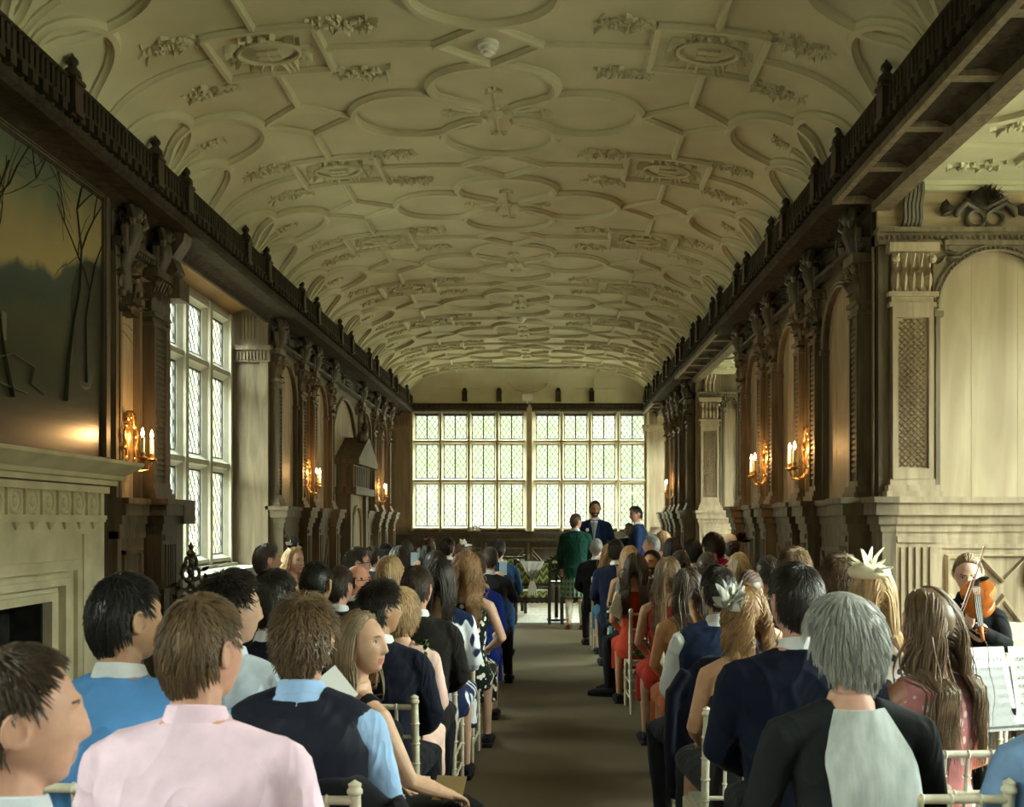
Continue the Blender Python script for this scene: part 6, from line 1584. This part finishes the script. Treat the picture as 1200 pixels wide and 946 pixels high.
# music stand with sheets
ms=empty('music_stand',(((1178-CX)/285),F_PX/285,0),.25); tag(ms,'black music stand before the violinist carrying sheet music','music stand')
b=MB(); b.tube([(0,-.05,.25),(0,-.05,.86)],.010,8); b.obj('pole',M['black'],ms,smooth=50)
for k in range(3):
    a=2*PI*k/3+.4; b=MB(); b.tube([(0,0,.35),(.26*math.cos(a),.26*math.sin(a),.01)],.007,6); b.obj('leg',M['black'],ms,smooth=50)
b=MB(); b.T=lambda x,y,z:(x,y+ (z-1.0)*.35,z); b.box(-.26,.26,.0,.008,.795,1.02); b.box(-.26,.26,-.04,.0,.785,.795); b.obj('desk',M['black'],ms,smooth=0)
M['paper']=plain('paper',(.80,.80,.76),.8)
def sheet(loc,rz,w,h,label,tilt=.35,staves=True,rx=0,ry=0,mat=None,lines=None):
    r=empty('sheet_music' if staves else 'order_of_service',loc,rz); r.rotation_euler=(rx,ry,rz); tag(r,label,'sheet music' if staves else 'booklet')
    T=lambda x,y,z:(x,y+z*tilt+.012*math.sin(x*9),z); b=MB(T); n=8
    for k in range(n): b.box(-w/2+w*k/n,-w/2+w*(k+1)/n,-.003,.0,0,h)
    b.obj('page',mat or M['paper'],r,smooth=0)
    b=MB(T); m=7 if staves else 9
    for k in range(m):
        z=h*(.10+.82*k/m)
        for j in range(5 if staves else 1): b.box(-w*.42,w*(.42 if staves else .25+.15*((k*7)%3)/2),-.0042,-.0034,z+j*.0035,z+j*.0035+.0008+(.0012 if not staves else 0))
        if staves:
            rn=random.Random(k)
            for q in range(12): x=-w*.4+w*.8*q/12+rn.uniform(0,.01); zz=z+rn.uniform(0,.014); b.box(x,x+.004,-.0044,-.0034,zz,zz+.003); b.box(x+.0035,x+.0043,-.0044,-.0034,zz,zz+.012)
    if staves: b.obj('staves',M['black'],r,smooth=0)
    elif lines: b.obj('printed_lines',M['black'],r,smooth=0)
    return r
sp=pt(1168,812,F_PX/290); sheet((sp[0]-.02,sp[1]-.02,.80),.15,.23,.30,'white sheet of music on the stand, left page')
sheet((sp[0]+.20,sp[1]+.01,.80),-.05,.22,.30,'white sheet of music on the stand, right page partly cut by the frame')
# papers, booklets, phones
q=pt(405,826,F_PX/372); sheet((q[0],q[1],q[2]),.35,.10,.12,'white folded order of service beside the cheek of the young woman looking back',.0,False,ry=-.65)
M['kraft']=plain('kraft_paper',(.55,.40,.20),.8)
q=world_of(wt[0],wt[1].warp(Vector((.14,.39,.70)))); sheet((q.x-.05,q.y-.02,q.z-.02),-.3,.11,.075,'tan envelope held low at the left aisle edge',.7,False,mat=M['kraft'])
q=pt(722,722,F_PX/140); sheet((q[0]-.02,q[1],q[2]),.5,.13,.19,'white booklet with print sticking out by the chairs at the right aisle edge',.1,False,ry=.5,lines=1)
def phone(loc,rz,label,mat):
    r=empty('phone',loc,rz); tag(r,label,'phone'); b=MB(); b.box(-.037,.037,-.004,.004,-.072,.072); b.obj('case',mat,r,smooth=0)
    b=MB(); b.box(-.033,.033,-.0055,-.004,-.062,.062); b.obj('screen',emis('lit_screen',(.25,.35,.36),.35),r,smooth=0); return r
w_=world_of(pp[0],pp[1].warp(Vector((.14,.33,1.29)))); phone((w_.x-.03,w_.y,w_.z+.01),.1,'black phone with lit screen held up above the heads in the left block',M['black'])
w_=world_of(ph[0],ph[1].warp(Vector((.13,.42,1.14)))); phone((w_.x,w_.y,w_.z+.06),.1,'white phone held by the grey-haired man leaning into the aisle',M['white'])
# jackets over chairs
def draped_jacket(x,y,label,col,seed,zo=0):
    b=MB(); rr=[]
    # front sheet behind the chair back: shoulders then folds down to the floor-ish hem
    for i in range(14):
        t=i/13; z=.99-.66*t; w=.10+.15*min(1,t*5)-.02*math.sin(t*3); ring=[]
        for k in range(20):
            a=2*PI*k/20; ring.append((w*math.copysign(abs(math.cos(a))**.7,math.cos(a)),-.245+.03*(z-.92 if z<.92 else 0)*-1-.0+(.045+.012*t)*math.sin(a)+.012*math.sin(5*a+t*4)*t,z))
        rr.append(ring)
    b.ring(rr)
    for sx in (-1,1): b.tube([(sx*.17,-.25,.93),(sx*.235,-.25,.82),(sx*.245,-.245,.60),(sx*.235,-.26,.38)],[.045,.052,.047,.05],10,flat=.6)
    b.tube([(.07*math.cos(t),-.245+.035*math.sin(t),.985) for t in [2*PI*k/16 for k in range(17)]],.016,6)
    me=remesh(b,.009,2,'jacket_cloth',.006,seed); me.materials.append(fabric(col)); o=bpy.data.objects.new('suit_jacket',me); COL.objects.link(o); o.location=(x,y,zo); tag(o,label,'jacket'); return o
c=wv[0].location; draped_jacket(c.x-.02,c.y+.04,'navy suit jacket hung over the chair of the man in the satin waistcoat',NAVY,3)
c=rb[0].location; draped_jacket(c.x,c.y+.04,'dark jacket hung over the chair at the right edge of the frame',BLACK,5)
vx=(357-CX)/400; draped_jacket(vx+.12,F_PX/400+.04,'dark jacket hung over the chair of the man in the navy waistcoat',(.012,.013,.016),7,-.07)
# pale scarf panel down the grey-haired woman's back
r_,P_,k_=gw; b=MB(); rows_=[]
for i in range(15):
    t=i/14; z=1.135-.50*t; w=.070+.055*min(1,t*4); row=[]
    yb=-(.085+.055*min(1,t*2.6))-.012 if z>.95 else -.152
    for k in range(9):
        u=-1+2*k/8; row.append(P_.warp(((u*w+.05*t),yb+.030*u*u+.004*math.sin(k*2+i*.6)-.008,z))[:])
    rows_.append(row)
vs=[p for rw in rows_ for p in rw]; nn=len(vs); fs=[(i*9+k,i*9+k+1,(i+1)*9+k+1,(i+1)*9+k) for i in range(14) for k in range(8)]
vs2=[(x,y+.008,z) for x,y,z in vs]
b.add(vs+vs2,fs+[tuple(q+nn for q in reversed(f)) for f in fs]+[(k,k+1,nn+k+1,nn+k) for k in range(8)]+[(i*9,(i+1)*9,nn+(i+1)*9,nn+i*9) for i in range(14)]+[(i*9+8,(i+1)*9+8,nn+(i+1)*9+8,nn+i*9+8) for i in range(14)]+[(126+k,126+k+1,nn+126+k+1,nn+126+k) for k in range(8)])
b.obj('back_panel',noisy('pale_linen',(.40,.44,.44),(.56,.60,.60),40,(1,1,.2),rough=.9,bstr=.4),r_,smooth=60)
# aisle flowers tied to chair ends
q=pt(497,800,F_PX/240); bouquet('aisle_flowers',(q[0],q[1]-.06,q[2]-.16),.5,'sprig of green and white flowers tied to a left aisle chair',21,3,R=.08,H=.6)
q=pt(722,735,F_PX/128); bouquet('aisle_flowers',(q[0]-.03,q[1],q[2]-.06),.5,'greenery with pale flowers tied to a right aisle chair near the front',23,4,R=.10,H=.45)
q=pt(755,768,F_PX/158); bouquet('aisle_flowers',(q[0]-.02,q[1]-.1,q[2]-.06),.45,'pale flower sprig tied to the chair of the red dress',25,4,R=.10,H=.4)
# pale upholstered bench at the right edge behind the music
b=MB(); b.ring([[(-.45*k,-.22,z),(.45*k,-.22,z),(.45*k,.25,z),(-.45*k,.25,z)] for k,z in ((1,.35),(1.02,.46),(1,.55))]); b.box(-.45,.45,.18,.28,.5,.95)
bn=b.obj('upholstery',noisy('brocade',(.40,.36,.30),(.62,.58,.50),35,rough=.9),smooth=0)
rt=empty('settee',((1195-CX)/182,F_PX/182,0)); tag(rt,'pale brocade settee behind the violinist at the right edge','settee'); bn.parent=rt
for sx in (-1,1):
    for y_ in (-.18,.22): b=MB(); b.box(sx*.4-.02,sx*.4+.02,y_-.02,y_+.02,0,.36); b.obj('leg',M['oak_black'],rt,smooth=0)
# remove the unused chair master if nobody took it
